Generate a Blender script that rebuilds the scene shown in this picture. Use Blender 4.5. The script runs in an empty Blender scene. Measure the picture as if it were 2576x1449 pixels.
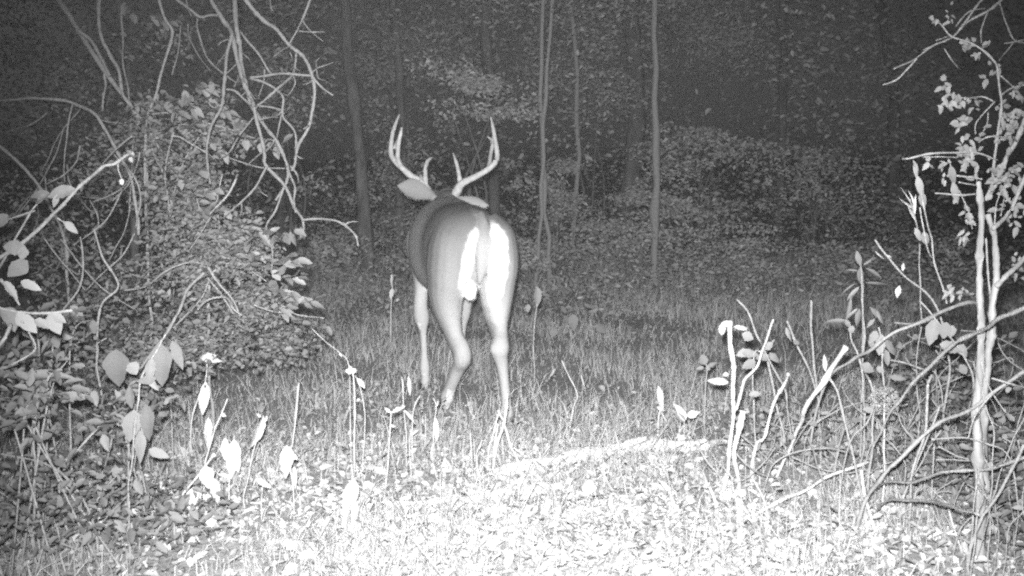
import bpy, bmesh, math, random
import numpy as np
from mathutils import Vector, Matrix, noise as mnoise

# ------------------------------------------------------------------ camera, night sky, moon, infrared flash, exposure
SC = bpy.context.scene
COL = SC.collection
F, CX, CY, HORIZON, CAMH = 2762.0, 1288.0, 724.5, 390.0, 1.28     # in units of a 2576 px wide frame, metres
PITCH = math.atan((CY - HORIZON) / F)
cam_data = bpy.data.cameras.new('trail_camera_view')
cam_data.sensor_width = 36.0
cam_data.lens = F / 2576.0 * 36.0
cam_data.clip_start, cam_data.clip_end = 0.02, 600.0
cam = bpy.data.objects.new('trail_camera_view', cam_data)
cam.location = (0, 0, CAMH)
cam.rotation_euler = (math.pi / 2 - PITCH, 0, 0)
COL.objects.link(cam)
SC.camera = cam

world = bpy.data.worlds.new('World')
SC.world = world
world.use_nodes = True
wn, wl = world.node_tree.nodes, world.node_tree.links
wn.clear()
sky = wn.new('ShaderNodeTexSky'); sky.sky_type = 'NISHITA'; sky.sun_disc = False
sky.sun_elevation = math.radians(35); sky.sun_rotation = math.radians(150)
bw = wn.new('ShaderNodeRGBToBW')
bg = wn.new('ShaderNodeBackground'); bg.inputs['Strength'].default_value = 0.005
wo = wn.new('ShaderNodeOutputWorld')
wl.new(sky.outputs['Color'], bw.inputs['Color']); wl.new(bw.outputs['Val'], bg.inputs['Color'])
wl.new(bg.outputs['Background'], wo.inputs['Surface'])

moon_data = bpy.data.lights.new('moonlight', 'SUN'); moon_data.energy = 0.008; moon_data.angle = math.radians(0.5)
moon = bpy.data.objects.new('moonlight', moon_data); COL.objects.link(moon)
moon.rotation_euler = (math.radians(55), 0, math.radians(150))

flash_data = bpy.data.lights.new('infrared_flash', 'SPOT')        # the trail camera's own infrared flash, the light of the photograph
flash_data.energy = 3000.0
flash_data.spot_size = math.radians(66); flash_data.spot_blend = 1.0; flash_data.shadow_soft_size = 0.03
flash = bpy.data.objects.new('infrared_flash', flash_data); COL.objects.link(flash)
flash.location = (-0.02, 0.0, CAMH + 0.07)

SC.view_settings.view_transform = 'Standard'
SC.view_settings.look = 'None'
SC.view_settings.exposure = 0.0
SC.view_settings.gamma = 1.0
SC.view_settings.use_curve_mapping = False
SC.cycles.use_denoising = False
SC.cycles.max_bounces = 2
SC.cycles.filter_width = 2.2
SC.cycles.volume_bounces = 0
SC.cycles.use_light_tree = False
SC.cycles.sample_clamp_direct = 4.0
SC.cycles.sample_clamp_indirect = 1.0

rng = np.random.default_rng(11)
random.seed(11)

# ------------------------------------------------------------------ pixels to places
def ray(px, py):
    return Vector((px - CX, F * math.cos(PITCH) + (CY - py) * math.sin(PITCH), -F * math.sin(PITCH) + (CY - py) * math.cos(PITCH)))
def P(px, py, d):
    r = ray(px, py)
    return Vector((0, 0, CAMH)) + r * (d / r.y)
def gz(x, y):
    n = mnoise.noise(Vector((x * 0.55, y * 0.55, 3.1))) * 0.035 + mnoise.noise(Vector((x * 2.3, y * 2.3, 7.7))) * 0.012
    return n * min(1.0, max(0.0, (y - 0.5) / 2.0))
def gd(py):
    """distance along the ground under a pixel row"""
    r = ray(CX, py)
    return r.y * CAMH / -r.z
flash.rotation_euler = (P(1390, 930, 4.6) - flash.location).to_track_quat('-Z', 'Y').to_euler()

# offsets of the close-ups in which the outlines were measured: scale, x, y
T0 = (1.0, 0, 0)
T1 = (.3472, 880.5, 251.6)
T2 = (.4051, 964.3, 628.9)
T3 = (.3472, 0, 0)
T4 = (.3472, 0, 419.3)
T5 = (.3704, 0, 838.5)
T6 = (.358, 838.5, 880.4)
T7 = (.4282, 1695.5, 754.7)
T8 = (.5208, 2072.8, 0)
T9 = (.4051, 712.7, 377.3)
def tp(T, p):
    return (p[0] * T[0] + T[1], p[1] * T[0] + T[2])

# ------------------------------------------------------------------ materials
def nodes_of(name):
    m = bpy.data.materials.new(name); m.use_nodes = True
    n, l = m.node_tree.nodes, m.node_tree.links
    return m, n, l, n['Principled BSDF']
def mat(name, lo, hi, scale, rough=0.85, attr=None, bump=0.0, bump_scale=None, spec=0.25, stretch=None, transl=0.0, coord='Object', rand=0.0):
    m, n, l, b = nodes_of(name)
    tc = n.new('ShaderNodeTexCoord'); src = tc.outputs[coord]
    if stretch:
        mp = n.new('ShaderNodeMapping'); mp.inputs['Scale'].default_value = stretch
        l.new(src, mp.inputs['Vector']); src = mp.outputs['Vector']
    nz = n.new('ShaderNodeTexNoise'); nz.inputs['Scale'].default_value = scale; nz.inputs['Detail'].default_value = 5
    nz.inputs['Roughness'].default_value = 0.65
    l.new(src, nz.inputs['Vector'])
    rp = n.new('ShaderNodeMapRange'); rp.inputs['From Min'].default_value = 0.3; rp.inputs['From Max'].default_value = 0.7
    rp.inputs['To Min'].default_value = lo; rp.inputs['To Max'].default_value = hi
    l.new(nz.outputs['Fac'], rp.inputs['Value'])
    val = rp.outputs['Result']
    if attr:
        at = n.new('ShaderNodeAttribute'); at.attribute_name = attr
        mu = n.new('ShaderNodeMath'); mu.operation = 'MULTIPLY'
        l.new(val, mu.inputs[0]); l.new(at.outputs['Fac'], mu.inputs[1]); val = mu.outputs[0]
    if rand:
        oi = n.new('ShaderNodeObjectInfo')
        mr = n.new('ShaderNodeMapRange'); mr.inputs['To Min'].default_value = 1 - rand; mr.inputs['To Max'].default_value = 1 + rand
        l.new(oi.outputs['Random'], mr.inputs['Value'])
        mu = n.new('ShaderNodeMath'); mu.operation = 'MULTIPLY'
        l.new(val, mu.inputs[0]); l.new(mr.outputs['Result'], mu.inputs[1]); val = mu.outputs[0]
    l.new(val, b.inputs['Base Color'])
    b.inputs['Roughness'].default_value = rough
    b.inputs['Specular IOR Level'].default_value = spec
    if bump:
        nb = n.new('ShaderNodeTexNoise'); nb.inputs['Scale'].default_value = bump_scale or scale * 3; nb.inputs['Detail'].default_value = 4
        l.new(src, nb.inputs['Vector'])
        bp = n.new('ShaderNodeBump'); bp.inputs['Strength'].default_value = bump; bp.inputs['Distance'].default_value = 0.01
        l.new(nb.outputs['Fac'], bp.inputs['Height']); l.new(bp.outputs['Normal'], b.inputs['Normal'])
    return m
M = {
    'bark':   mat('dark_bark', .17, .38, 90, bump=.5, bump_scale=160),
    'pale':   mat('pale_dead_wood', .18, .32, 70, bump=.4, bump_scale=180),
    'white':  mat('weathered_stub_wood', .36, .66, 60, bump=.4, bump_scale=150),
    'trunk':  mat('tree_trunk_bark', .06, .22, 14, bump=.9, bump_scale=25, stretch=(1, 1, .25)),
    'leaf':   mat('green_leaf', .13, .22, 45, rough=.6, spec=.35, bump=.25, bump_scale=120, rand=.28),
    'dry':    mat('dry_leaf', .36, .60, 40, rough=.8, bump=.35, bump_scale=120, rand=.2),
    'foliage': mat('shrub_foliage', .13, .21, 14, rough=.65, attr='tone'),
    'grass':  mat('grass_blades', .28, .42, 3.0, rough=.7, attr='tone'),
    'litter': mat('fallen_leaf_litter', .30, .55, 20, rough=.85, attr='tone'),
    'stem':   mat('dry_weed_stem', .34, .55, 60, rough=.8),
    'log':    mat('bleached_log', .42, .80, 16, bump=.9, bump_scale=60, stretch=(1, 1, 1)),
    'fur':    mat('deer_fur', .84, 1.0, 120, rough=.9, attr='tone', bump=.25, bump_scale=260, spec=.15),
    'antler': mat('antler_bone', .34, .52, 40, rough=.55, bump=.3, bump_scale=120),
    'hoof':   mat('dark_hoof', .03, .06, 30, rough=.5),
    'eye':    mat('deer_eye', .02, .03, 30, rough=.1, spec=.6),
    'soil':   mat('soil_and_moss', .27, .40, 5, rough=.95, bump=.8, bump_scale=40),
}

# ------------------------------------------------------------------ object helpers
def link(name, me, m=None, parent=None, smooth=True):
    o = bpy.data.objects.new(name, me); COL.objects.link(o)
    if m is not None and me is not None and not me.materials: me.materials.append(m)
    if parent is not None: o.parent = parent; o.matrix_parent_inverse = parent.matrix_basis.inverted()
    if smooth and me is not None and len(me.polygons):
        me.polygons.foreach_set('use_smooth', np.ones(len(me.polygons), dtype=bool))
    return o
def tag(o, label=None, cat=None, group=None, kind=None):
    if label: o['label'] = label
    if cat: o['category'] = cat
    if group: o['group'] = group
    if kind: o['kind'] = kind
    return o
def thing(name, label, cat, loc=(0, 0, 0), group=None):
    o = bpy.data.objects.new(name, None); COL.objects.link(o)
    o.empty_display_size = .05
    o.location = loc
    return tag(o, label, cat, group)
def np_mesh(name, verts, loops, sizes, tone=None):
    me = bpy.data.meshes.new(name)
    verts = np.asarray(verts, dtype=np.float32).reshape(-1, 3)
    loops = np.asarray(loops, dtype=np.int32).ravel(); sizes = np.asarray(sizes, dtype=np.int32).ravel()
    me.vertices.add(len(verts)); me.vertices.foreach_set('co', verts.ravel())
    me.loops.add(len(loops)); me.loops.foreach_set('vertex_index', loops)
    me.polygons.add(len(sizes))
    st = np.zeros(len(sizes), dtype=np.int32); st[1:] = np.cumsum(sizes)[:-1]
    me.polygons.foreach_set('loop_start', st)
    me.update(calc_edges=True)
    if tone is not None:
        a = me.attributes.new('tone', 'FLOAT', 'POINT'); a.data.foreach_set('value', np.asarray(tone, dtype=np.float32))
    return me
def smooth_path(pts, rad, step=6):
    """Catmull-Rom through points with radii"""
    out, ro = [], []
    n = len(pts)
    for i in range(n - 1):
        p0, p1, p2, p3 = pts[max(i - 1, 0)], pts[i], pts[i + 1], pts[min(i + 2, n - 1)]
        for k in range(step):
            t = k / step
            out.append(0.5 * ((2 * p1) + (p2 - p0) * t + (2 * p0 - 5 * p1 + 4 * p2 - p3) * t * t + (3 * p1 - p0 - 3 * p2 + p3) * t ** 3))
            ro.append(rad[i] * (1 - t) + rad[i + 1] * t)
    out.append(pts[-1]); ro.append(rad[-1])
    return out, ro
def tube(pts, rad, sides=7, step=6, rough=.17, seed=0, smoothed=True, wob=0.0):
    """verts and faces of a knobbly tapered tube"""
    r_ = random.Random(seed)
    pts = [Vector(p) for p in pts]
    if smoothed and len(pts) > 1: pts, rad = smooth_path(pts, rad, step)
    if wob:
        pts = [p + Vector((mnoise.noise(p * 9 + Vector((seed, 0, 0))), mnoise.noise(p * 9 + Vector((0, seed, 9))), mnoise.noise(p * 9 + Vector((5, 0, seed))))) * wob for p in pts]
    V, Fc = [], []
    up = Vector((0.31, 0.2, 0.93)).normalized()
    for i, p in enumerate(pts):
        t = (pts[min(i + 1, len(pts) - 1)] - pts[max(i - 1, 0)])
        if t.length < 1e-9: t = Vector((0, 0, 1))
        t.normalize()
        if abs(t.dot(up)) > .96: up = Vector((0.9, 0.3, -.2)).normalized()
        a = t.cross(up).normalized(); b = t.cross(a)
        rr = rad[i] * (1 + rough * (r_.random() * 2 - 1))
        if rough > .1 and 3 < i < len(pts) - 4 and r_.random() < .10: rr *= r_.uniform(1.15, 1.5)
        for k in range(sides):
            an = 2 * math.pi * k / sides
            q = rr * (1 + rough * .6 * (r_.random() * 2 - 1))
            V.append(p + a * math.cos(an) * q + b * math.sin(an) * q)
    n = len(pts)
    for i in range(n - 1):
        for k in range(sides):
            k2 = (k + 1) % sides
            Fc.append((i * sides + k, i * sides + k2, (i + 1) * sides + k2, (i + 1) * sides + k))
    V.append(pts[0]); V.append(pts[-1]); c0, c1 = len(V) - 2, len(V) - 1
    for k in range(sides):
        k2 = (k + 1) % sides
        Fc.append((c0, k2, k)); Fc.append((c1, (n - 1) * sides + k, (n - 1) * sides + k2))
    return V, Fc
def tube_mesh(name, pts, rad, **kw):
    V, Fc = tube(pts, rad, **kw)
    me = bpy.data.meshes.new(name); me.from_pydata(V, [], Fc); me.update()
    return me
def trace(T, pix, d, drift=.10, seed=0):
    """a polyline measured in a close-up, placed at distance d (or from d[0] to d[1]) with some drift in depth"""
    n = len(pix); out = []
    for i, p in enumerate(pix):
        x, y = tp(T, p)
        dd = d if not isinstance(d, tuple) else d[0] + (d[1] - d[0]) * i / max(1, n - 1)
        dd += drift * mnoise.noise(Vector((i * .45 + seed * 3.7, seed * 1.3, .5)))
        out.append(P(x, y, dd))
    return out
SEED = [0]
def nseed():
    SEED[0] += 1
    return SEED[0]
def branch(parent, T, pix, d, w0, w1, m='bark', name='branch', drift=.10, pre=(), post=(), wob=.009, sides=7, rough=.18, grounded=False):
    """one branch; w0, w1 its widths in pixels of the 2576 px frame; pre/post add world points; grounded sends its end into the soil"""
    s = nseed()
    pts = trace(T, pix, d, drift, s)
    if pre: pts = list(pre) + [pts[0] + (pts[0] - pts[1]).normalized() * .22] + pts   # carries on straight before it bends out of view
    pts = pts + list(post)
    dd = d if not isinstance(d, tuple) else sum(d) / 2
    r0, r1 = w0 / 2 * dd / F, w1 / 2 * dd / F
    if grounded:
        e = pts[-1]
        if e.z > 0.06:
            pv = (e - pts[-2]); pv = pv / max(.05, -pv.z) if pv.z < -.02 else Vector((0, 0, -1))
            e2 = e + pv.normalized() * .0 + Vector((pv.x * .15, pv.y * .05, -1)) * (e.z + .04)
            fin = Vector((e2.x, e2.y, gz(e2.x, e2.y) - .04)); q_ = random.Random(s + 500)
            k_ = int((e - fin).length / .16)
            for i in range(1, k_ + 1):
                pts.append(e.lerp(fin, i / (k_ + 1)) + Vector((q_.gauss(0, .012), q_.gauss(0, .012), 0)))
            pts.append(fin)
        else:
            pts[-1] = Vector((e.x, e.y, gz(e.x, e.y) - .04))
    n = len(pts)
    rad = [r0 + (r1 - r0) * i / max(1, n - 1) for i in range(n)]
    me = tube_mesh(name, pts, rad, sides=sides, seed=s, wob=wob, rough=rough)
    return link(name, me, M[m], parent)

# leaf shapes: unit length along +X, unit width along Y, facing +Z
def leaf_mesh(name, prof, curl, fold, twist, seed, lobes=0):
    r_ = random.Random(seed); V, Fc = [], []
    n = len(prof)
    for i, w in enumerate(prof):
        t = i / (n - 1)
        z = -curl * t * t + .02 * r_.uniform(-1, 1)
        tw = twist * t
        for s, u in ((0, -1), (1, -.5), (2, 0), (3, .5), (4, 1)):
            yy = u * w * .5 * (1 + (.10 * r_.uniform(-1, 1) if abs(u) == 1 else 0))
            zz = z + abs(u) * w * fold * .5 + .015 * r_.uniform(-1, 1)
            V.append((t, yy * math.cos(tw) - (zz - z) * math.sin(tw), z + yy * math.sin(tw) + (zz - z) * math.cos(tw)))
    for i in range(n - 1):
        for s in range(4):
            a = i * 5 + s
            Fc.append((a, a + 5, a + 6, a + 1))
    me = bpy.data.meshes.new(name); me.from_pydata(V, [], Fc); me.update()
    return me
OV = [.06, .60, .88, 1.0, 1.0, .94, .82, .62, .36, .03]
LN = [.05, .45, .75, .92, 1.0, .97, .85, .62, .33, .04]
LEAVES = {}
for k in range(4):
    for key, prof, curl in (('ovate', OV, .18), ('narrow', LN, .35), ('curled', OV, .55)):
        for mk in ('leaf', 'dry'):
            me = leaf_mesh('leaf_blade', prof, curl * (.7 + .2 * k), .10 + .07 * k, (-.4, .2, .45, -.1)[k], k * 7 + len(key))
            me.materials.append(M[mk]); LEAVES[(key, mk, k)] = me
            me.polygons.foreach_set('use_smooth', np.ones(len(me.polygons), dtype=bool))
def leaf_at(parent, base, direction, length, width, facing, shape='ovate', m='leaf', name='leaf'):
    x = Vector(direction).normalized()
    z = Vector(facing); z = (z - x * z.dot(x))
    if z.length < 1e-4: z = Vector((0, -1, .2)); z -= x * z.dot(x)
    z.normalize(); y = z.cross(x)
    o = bpy.data.objects.new(name, LEAVES[(shape, m, random.randrange(4))]); COL.objects.link(o)
    mw = Matrix((x * length, y * width, z * length * .6)).transposed().to_4x4()
    mw.translation = Vector(base)
    o.parent = parent; o.matrix_parent_inverse = parent.matrix_basis.inverted()
    o.matrix_basis = mw
    return o
def leaf_px(parent, T, a, b, wpx, d, shape='ovate', m='leaf', tilt=.0, dtip=0.0, side=.0):
    """a leaf from its stalk end a to its tip b (close-up pixels), wpx wide"""
    A, B = P(*tp(T, a), d), P(*tp(T, b), d + dtip)
    fac = (Vector((0, 0, CAMH)) - A).normalized() + Vector((side, 0, tilt))
    return leaf_at(parent, A, B - A, (B - A).length, wpx * T[0] * d / F, fac, shape, m)

def leaf_cloud(name, C, size, flat=.5, tone=(.7, 1.3), seed=0, aspect=.55, m='foliage', parent=None, face=None):
    """many small folded leaves in one mesh: C their places"""
    g = np.random.default_rng(seed)
    C = np.asarray(C, dtype=np.float32); n = len(C)
    az = g.uniform(0, 2 * np.pi, n); el = g.normal(0, .45, n)
    X = np.stack([np.cos(az) * np.cos(el), np.sin(az) * np.cos(el), np.sin(el) - .15], 1)
    X /= np.linalg.norm(X, axis=1, keepdims=True)
    N = g.normal(0, 1, (n, 3)); N[:, 2] = np.abs(N[:, 2]) + flat
    if face is not None: N += np.asarray(face)
    N -= X * np.sum(N * X, 1, keepdims=True); N /= np.linalg.norm(N, axis=1, keepdims=True)
    Y = np.cross(N, X)
    L = (np.asarray(size) * g.uniform(.6, 1.3, n))[:, None]; W = L * aspect * g.uniform(.75, 1.2, (n, 1))
    fold = W * g.uniform(.05, .3, (n, 1)); droop = L * g.uniform(0, .35, (n, 1))
    V = np.stack([C, C + X * L * .3 + Y * W * .45 + N * fold, C + X * L * .7 + Y * W * .40 + N * (fold - droop * .4),
                  C + X * L - N * droop, C + X * L * .7 - Y * W * .40 + N * (fold - droop * .4), C + X * L * .3 - Y * W * .45 + N * fold], 1)
    b = (np.arange(n) * 6)[:, None]
    loops = np.concatenate([b + np.array([[0, 1, 2, 3]]), b + np.array([[0, 3, 4, 5]])], 1)
    tn = np.repeat(g.uniform(tone[0], tone[1], n), 6)
    me = np_mesh(name, V.reshape(-1, 3), loops, np.full(2 * n, 4), tn)
    return link(name, me, M[m], parent, smooth=False)
def blob(n, c, r, g, hollow=.0):
    v = g.normal(0, 1, (n, 3)); v /= np.linalg.norm(v, axis=1, keepdims=True)
    q = (hollow + (1 - hollow) * g.random((n, 1))) ** .5
    return np.asarray(c) + v * q * np.asarray(r)

# ------------------------------------------------------------------ the ground, its grass and leaf litter
def build_ground():
    xs = np.concatenate([[-300, -80, -30, -14], np.linspace(-8, 8, 90), [14, 30, 80, 300]])
    ys = np.concatenate([[-60, -10, -2, 0], np.linspace(1, 18, 100), [22, 30, 50, 100, 300]])
    V = [(x, y, gz(x, y) if abs(x) < 9 and 0 < y < 19 else 0.0) for y in ys for x in xs]
    nx = len(xs)
    Fc = [(j * nx + i, j * nx + i + 1, (j + 1) * nx + i + 1, (j + 1) * nx + i) for j in range(len(ys) - 1) for i in range(nx - 1)]
    me = bpy.data.meshes.new('ground'); me.from_pydata(V, [], Fc); me.update()
    tag(link('ground', me, M['soil']), 'soil and moss of the forest clearing under the grass', 'ground', kind='structure')
build_ground()
GRID = {}
def gz_fast(x, y):
    """ground height by bilinear lookup for many points"""
    if not GRID:
        GRID['x'] = np.linspace(-9, 9, 181); GRID['y'] = np.linspace(1, 19, 181)
        GRID['z'] = np.array([[gz(a, b) for a in GRID['x']] for b in GRID['y']])
    fx = np.clip((x + 9) / .1, 0, 179.99); fy = np.clip((y - 1) / .1, 0, 179.99)
    i, j = fx.astype(int), fy.astype(int); u, v = fx - i, fy - j; Z = GRID['z']
    return Z[j, i] * (1 - u) * (1 - v) + Z[j, i + 1] * u * (1 - v) + Z[j + 1, i] * (1 - u) * v + Z[j + 1, i + 1] * u * v
def scatter(n, y0, y1, power=1.0, margin=.8):
    y = y0 + (y1 - y0) * rng.random(n) ** power
    x = (rng.random(n) * 2 - 1) * (y * .49 + margin)
    return x, y
def clumpy(x, y, s, seed):
    return np.array([mnoise.noise(Vector((a * s, b * s, seed))) for a, b in zip(x, y)])

def build_grass():
    n = 135000
    x, y = scatter(n, 2.6, 13.5, 1.25)
    c = clumpy(x, y, 1.4, 2.2)
    keep = rng.random(n) < np.clip(.62 + c * 1.2 + (y - 5) * .06, .2, 1)
    x, y, c = x[keep], y[keep], c[keep]; n = len(x)
    z = gz_fast(x, y) - .01
    h = rng.gamma(3, .024, n) * (1 + .6 * np.clip(c, -.5, 1)); h = np.clip(h, .015, .24)
    tall = rng.random(n) < .04; h[tall] *= rng.uniform(1.6, 2.8, tall.sum())
    w = rng.uniform(.0009, .0025, n) * (1 + (y - 4) * .05)
    az = rng.uniform(0, 2 * np.pi, n); lean = np.abs(rng.normal(0, .95, n)) * h
    B = np.stack([x, y, z], 1)
    D = np.stack([np.cos(az), np.sin(az), np.zeros(n)], 1)
    S = np.stack([-np.sin(az * 1.7 + 1), np.cos(az * 1.7 + 1) * .4, np.zeros(n)], 1); S /= np.linalg.norm(S, axis=1, keepdims=True)
    Z = np.array([[0, 0, 1.0]])
    m1 = B + D * (lean * .35)[:, None] + Z * (h * .6)[:, None]
    tip = B + D * lean[:, None] + Z * (h * rng.uniform(.6, 1, n))[:, None]
    V = np.stack([B - S * w[:, None], B + S * w[:, None], m1 + S * (w * .75)[:, None], m1 - S * (w * .75)[:, None], tip], 1)
    b = (np.arange(n) * 5)[:, None]
    loops = np.concatenate([b + np.array([[0, 1, 2, 3]]), b + np.array([[3, 2, 4]])], 1)
    sizes = np.tile([4, 3], n)
    tn = np.repeat(rng.uniform(.6, 1.35, n), 5)
    me = np_mesh('grass', V.reshape(-1, 3), loops, sizes, tn)
    tag(link('grass', me, M['grass'], smooth=False), 'short sparse grass across the clearing floor', 'grass', kind='stuff')
build_grass()
def build_cover():
    n = 46000
    x, y = scatter(n, 2.6, 12.5, 1.35)
    c = clumpy(x, y, .9, 8.8)
    keep = rng.random(n) < np.clip(.6 + c * 1.3, .1, 1)
    x, y = x[keep], y[keep]
    z = gz_fast(x, y) + rng.gamma(2, .018, len(x))
    o = leaf_cloud('ground_cover', np.stack([x, y, z], 1), rng.uniform(.010, .028, len(x)), flat=.4, tone=(1.2, 1.9), seed=5, aspect=.7, face=(0, -.5, 0))
    tag(o, 'low leafy ground cover growing between the grass', 'ground cover', kind='stuff')
    n = 38000
    x, y = scatter(n, 2.6, 6.0, 1.0)
    w = np.exp(-((y - 3.6 + .25 * (x - .5)) / .75) ** 2) * np.exp(-((x - .3) / 1.5) ** 2)
    keep = rng.random(n) < .025 + .95 * w
    x, y = x[keep], y[keep]
    z = gz_fast(x, y) + rng.uniform(.002, .035, len(x))
    o = leaf_cloud('leaf_litter', np.stack([x, y, z], 1), rng.uniform(.02, .055, len(x)), flat=1.2, tone=(.8, 1.4), seed=6, aspect=.6, m='litter')
    tag(o, 'bleached dead leaves strewn over the ground nearest the flash', 'leaf litter', kind='stuff')
build_cover()

# ------------------------------------------------------------------ the deer
DO = Vector((-.144, 5.25, 0)); DH = Vector((-.2425, .970, 0)); DL = Vector((-.970, -.2425, 0))
def dl(f, l, z):
    return DO + DH * f + DL * l + Vector((0, 0, z))
def ring_loft(bm, secs, axis='f', n=20, power=2.3):
    """closed loft; secs: (forward, lateral, z, half width, half height)"""
    rings, fine = [], []
    A_ = [np.array(q_, dtype=float) for q_ in secs]
    for i in range(len(A_) - 1):                                       # rounded run between the measured sections
        p0, p1, p2, p3 = A_[max(i - 1, 0)], A_[i], A_[i + 1], A_[min(i + 2, len(A_) - 1)]
        for t in (0, .25, .5, .75):
            c_ = .5 * (2 * p1 + (p2 - p0) * t + (2 * p0 - 5 * p1 + 4 * p2 - p3) * t * t + (3 * p1 - p0 - 3 * p2 + p3) * t ** 3)
            c_[3:] = np.maximum(c_[3:], np.minimum(p1, p2)[3:])
            fine.append(tuple(c_.tolist()))
    secs = fine + [tuple(A_[-1].tolist())]
    for k, (f, l, z, hw, hh) in enumerate(secs):
        if axis == 'v' and n >= 14:
            gr = 1.0 + .30 * max(0.0, min(1.0, (.66 - z) / .16)) * (1.0 if z > .02 else .3)
            hw *= gr; hh *= gr
        a, b = secs[max(k - 1, 0)], secs[min(k + 1, len(secs) - 1)]
        t = Vector((b[0] - a[0], b[1] - a[1], b[2] - a[2])).normalized()
        side = Vector((0, 1, 0)); side = (side - t * side.dot(t)).normalized(); up = side.cross(t)
        if axis == 'v': up = up if up.x > 0 else -up
        vs = []
        for i in range(n):
            an = 2 * math.pi * i / n; cx, sx = math.cos(an), math.sin(an)
            e = 2 / power
            q = Vector((f, l, z)) + side * hw * math.copysign(abs(cx) ** e, cx) + up * hh * math.copysign(abs(sx) ** e, sx)
            vs.append(bm.verts.new(dl(*q)))
        rings.append(vs)
    for a, b in zip(rings, rings[1:]):
        for i in range(n):
            bm.faces.new((a[i], a[(i + 1) % n], b[(i + 1) % n], b[i]))
    bm.faces.new(rings[0][::-1]); bm.faces.new(rings[-1])
def build_deer():
    root = thing('deer', 'antlered buck seen from behind with white rump, walking away through the grass', 'deer', dl(.35, 0, 0))
    bm = bmesh.new()
    # trunk, neck and head in one run of sections
    ring_loft(bm, [(-.045, .01, .83, .05, .075), (-.015, .018, .835, .115, .135), (.05, .026, .835, .160, .180), (.14, .032, .825, .190, .205),
                   (.26, .032, .815, .200, .225), (.40, .026, .80, .205, .235), (.56, .016, .785, .225, .245), (.74, .005, .775, .235, .262),
                   (.90, .0, .785, .215, .265), (1.03, -.01, .815, .175, .235), (1.14, -.03, .86, .135, .19), (1.26, -.06, .91, .105, .15),
                   (1.38, -.095, .955, .088, .12), (1.48, -.12, .985, .072, .09)], n=26, power=2.15)
    ring_loft(bm, [(1.40, -.10, .985, .045, .06), (1.46, -.115, .995, .075, .085), (1.54, -.13, .985, .085, .095), (1.62, -.14, .955, .078, .085),
                   (1.71, -.15, .905, .055, .065), (1.80, -.155, .855, .042, .050), (1.86, -.16, .825, .038, .042), (1.885, -.16, .815, .022, .026)], n=18)
    # hind left: thigh, gaskin, hock, cannon, hoof
    ring_loft(bm, [(.12, .105, .99, .03, .05), (.13, .118, .92, .085, .14), (.13, .130, .82, .108, .19), (.15, .140, .71, .102, .19), (.17, .146, .62, .082, .155),
                   (.17, .140, .53, .057, .105), (.155, .124, .45, .039, .070), (.13, .106, .38, .030, .050), (.098, .083, .325, .034, .050), (.10, .080, .285, .034, .040),
                   (.14, .088, .24, .027, .030), (.19, .103, .17, .024, .026), (.24, .118, .10, .023, .025), (.262, .124, .065, .028, .030), (.285, .128, .03, .022, .026), (.30, .13, -.0, .026, .034)], axis='v', n=16)
    # hind right
    ring_loft(bm, [(.08, -.065, .99, .03, .05), (.07, -.073, .92, .082, .14), (.05, -.080, .82, .100, .18), (.04, -.083, .71, .092, .18), (.02, -.078, .62, .072, .15),
                   (-.02, -.072, .53, .048, .10), (-.07, -.066, .46, .032, .065), (-.12, -.060, .41, .029, .048), (-.15, -.050, .375, .035, .050), (-.15, -.053, .335, .028, .036),
                   (-.15, -.064, .28, .021, .026), (-.155, -.074, .19, .018, .023), (-.16, -.082, .10, .019, .023), (-.16, -.084, .065, .025, .028), (-.15, -.085, .03, .021, .025), (-.14, -.086, .0, .026, .033)], axis='v', n=16)
    for hx, hy, hd, hr in ((1166, 884, 5.31, .030), (1246, 878, 5.09, .028)):
        c = P(hx, hy, hd); ret = bmesh.ops.create_icosphere(bm, subdivisions=2, radius=hr)
        for v in ret['verts']: v.co = Vector((v.co.x * 1.0, v.co.y * 1.2, v.co.z * 1.25)) + c
    # front left
    ring_loft(bm, [(.90, .12, .92, .05, .08), (.89, .145, .82, .085, .13), (.87, .150, .70, .070, .105), (.84, .158, .60, .040, .060), (.82, .165, .52, .030, .044), (.80, .172, .45, .030, .036),
                   (.79, .168, .405, .034, .036), (.785, .164, .37, .029, .032), (.78, .160, .31, .015, .019), (.775, .157, .20, .014, .018), (.77, .155, .115, .023, .026), (.775, .152, .07, .018, .022), (.79, .15, .0, .026, .034)], axis='v', n=14)
    # front right
    ring_loft(bm, [(.93, -.10, .92, .05, .08), (.94, -.125, .82, .08, .13), (.95, -.135, .70, .072, .10), (.96, -.135, .60, .047, .062), (.97, -.128, .52, .034, .046), (.98, -.12, .45, .030, .036),
                   (.985, -.112, .40, .031, .034), (.985, -.108, .36, .027, .030), (.985, -.10, .30, .018, .021), (.985, -.095, .20, .017, .020), (.98, -.09, .115, .023, .026), (.99, -.09, .07, .018, .022), (1.0, -.09, .0, .026, .034)], axis='v', n=14)
    # tail hanging down over the rump, scrotum
    ring_loft(bm, [(.03, -.0, 1.00, .02, .02), (-.035, .0, .955, .026, .026), (-.066, .006, .89, .036, .022), (-.082, .012, .82, .036, .022), (-.083, .020, .75, .029, .020), (-.074, .028, .69, .014, .013), (-.070, .030, .665, .006, .006)], axis='v', n=12)
    ring_loft(bm, [(.055, .050, .68, .03, .03), (.035, .052, .635, .034, .034), (.03, .052, .60, .028, .028), (.03, .052, .582, .012, .012)], axis='v', n=12)
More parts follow.
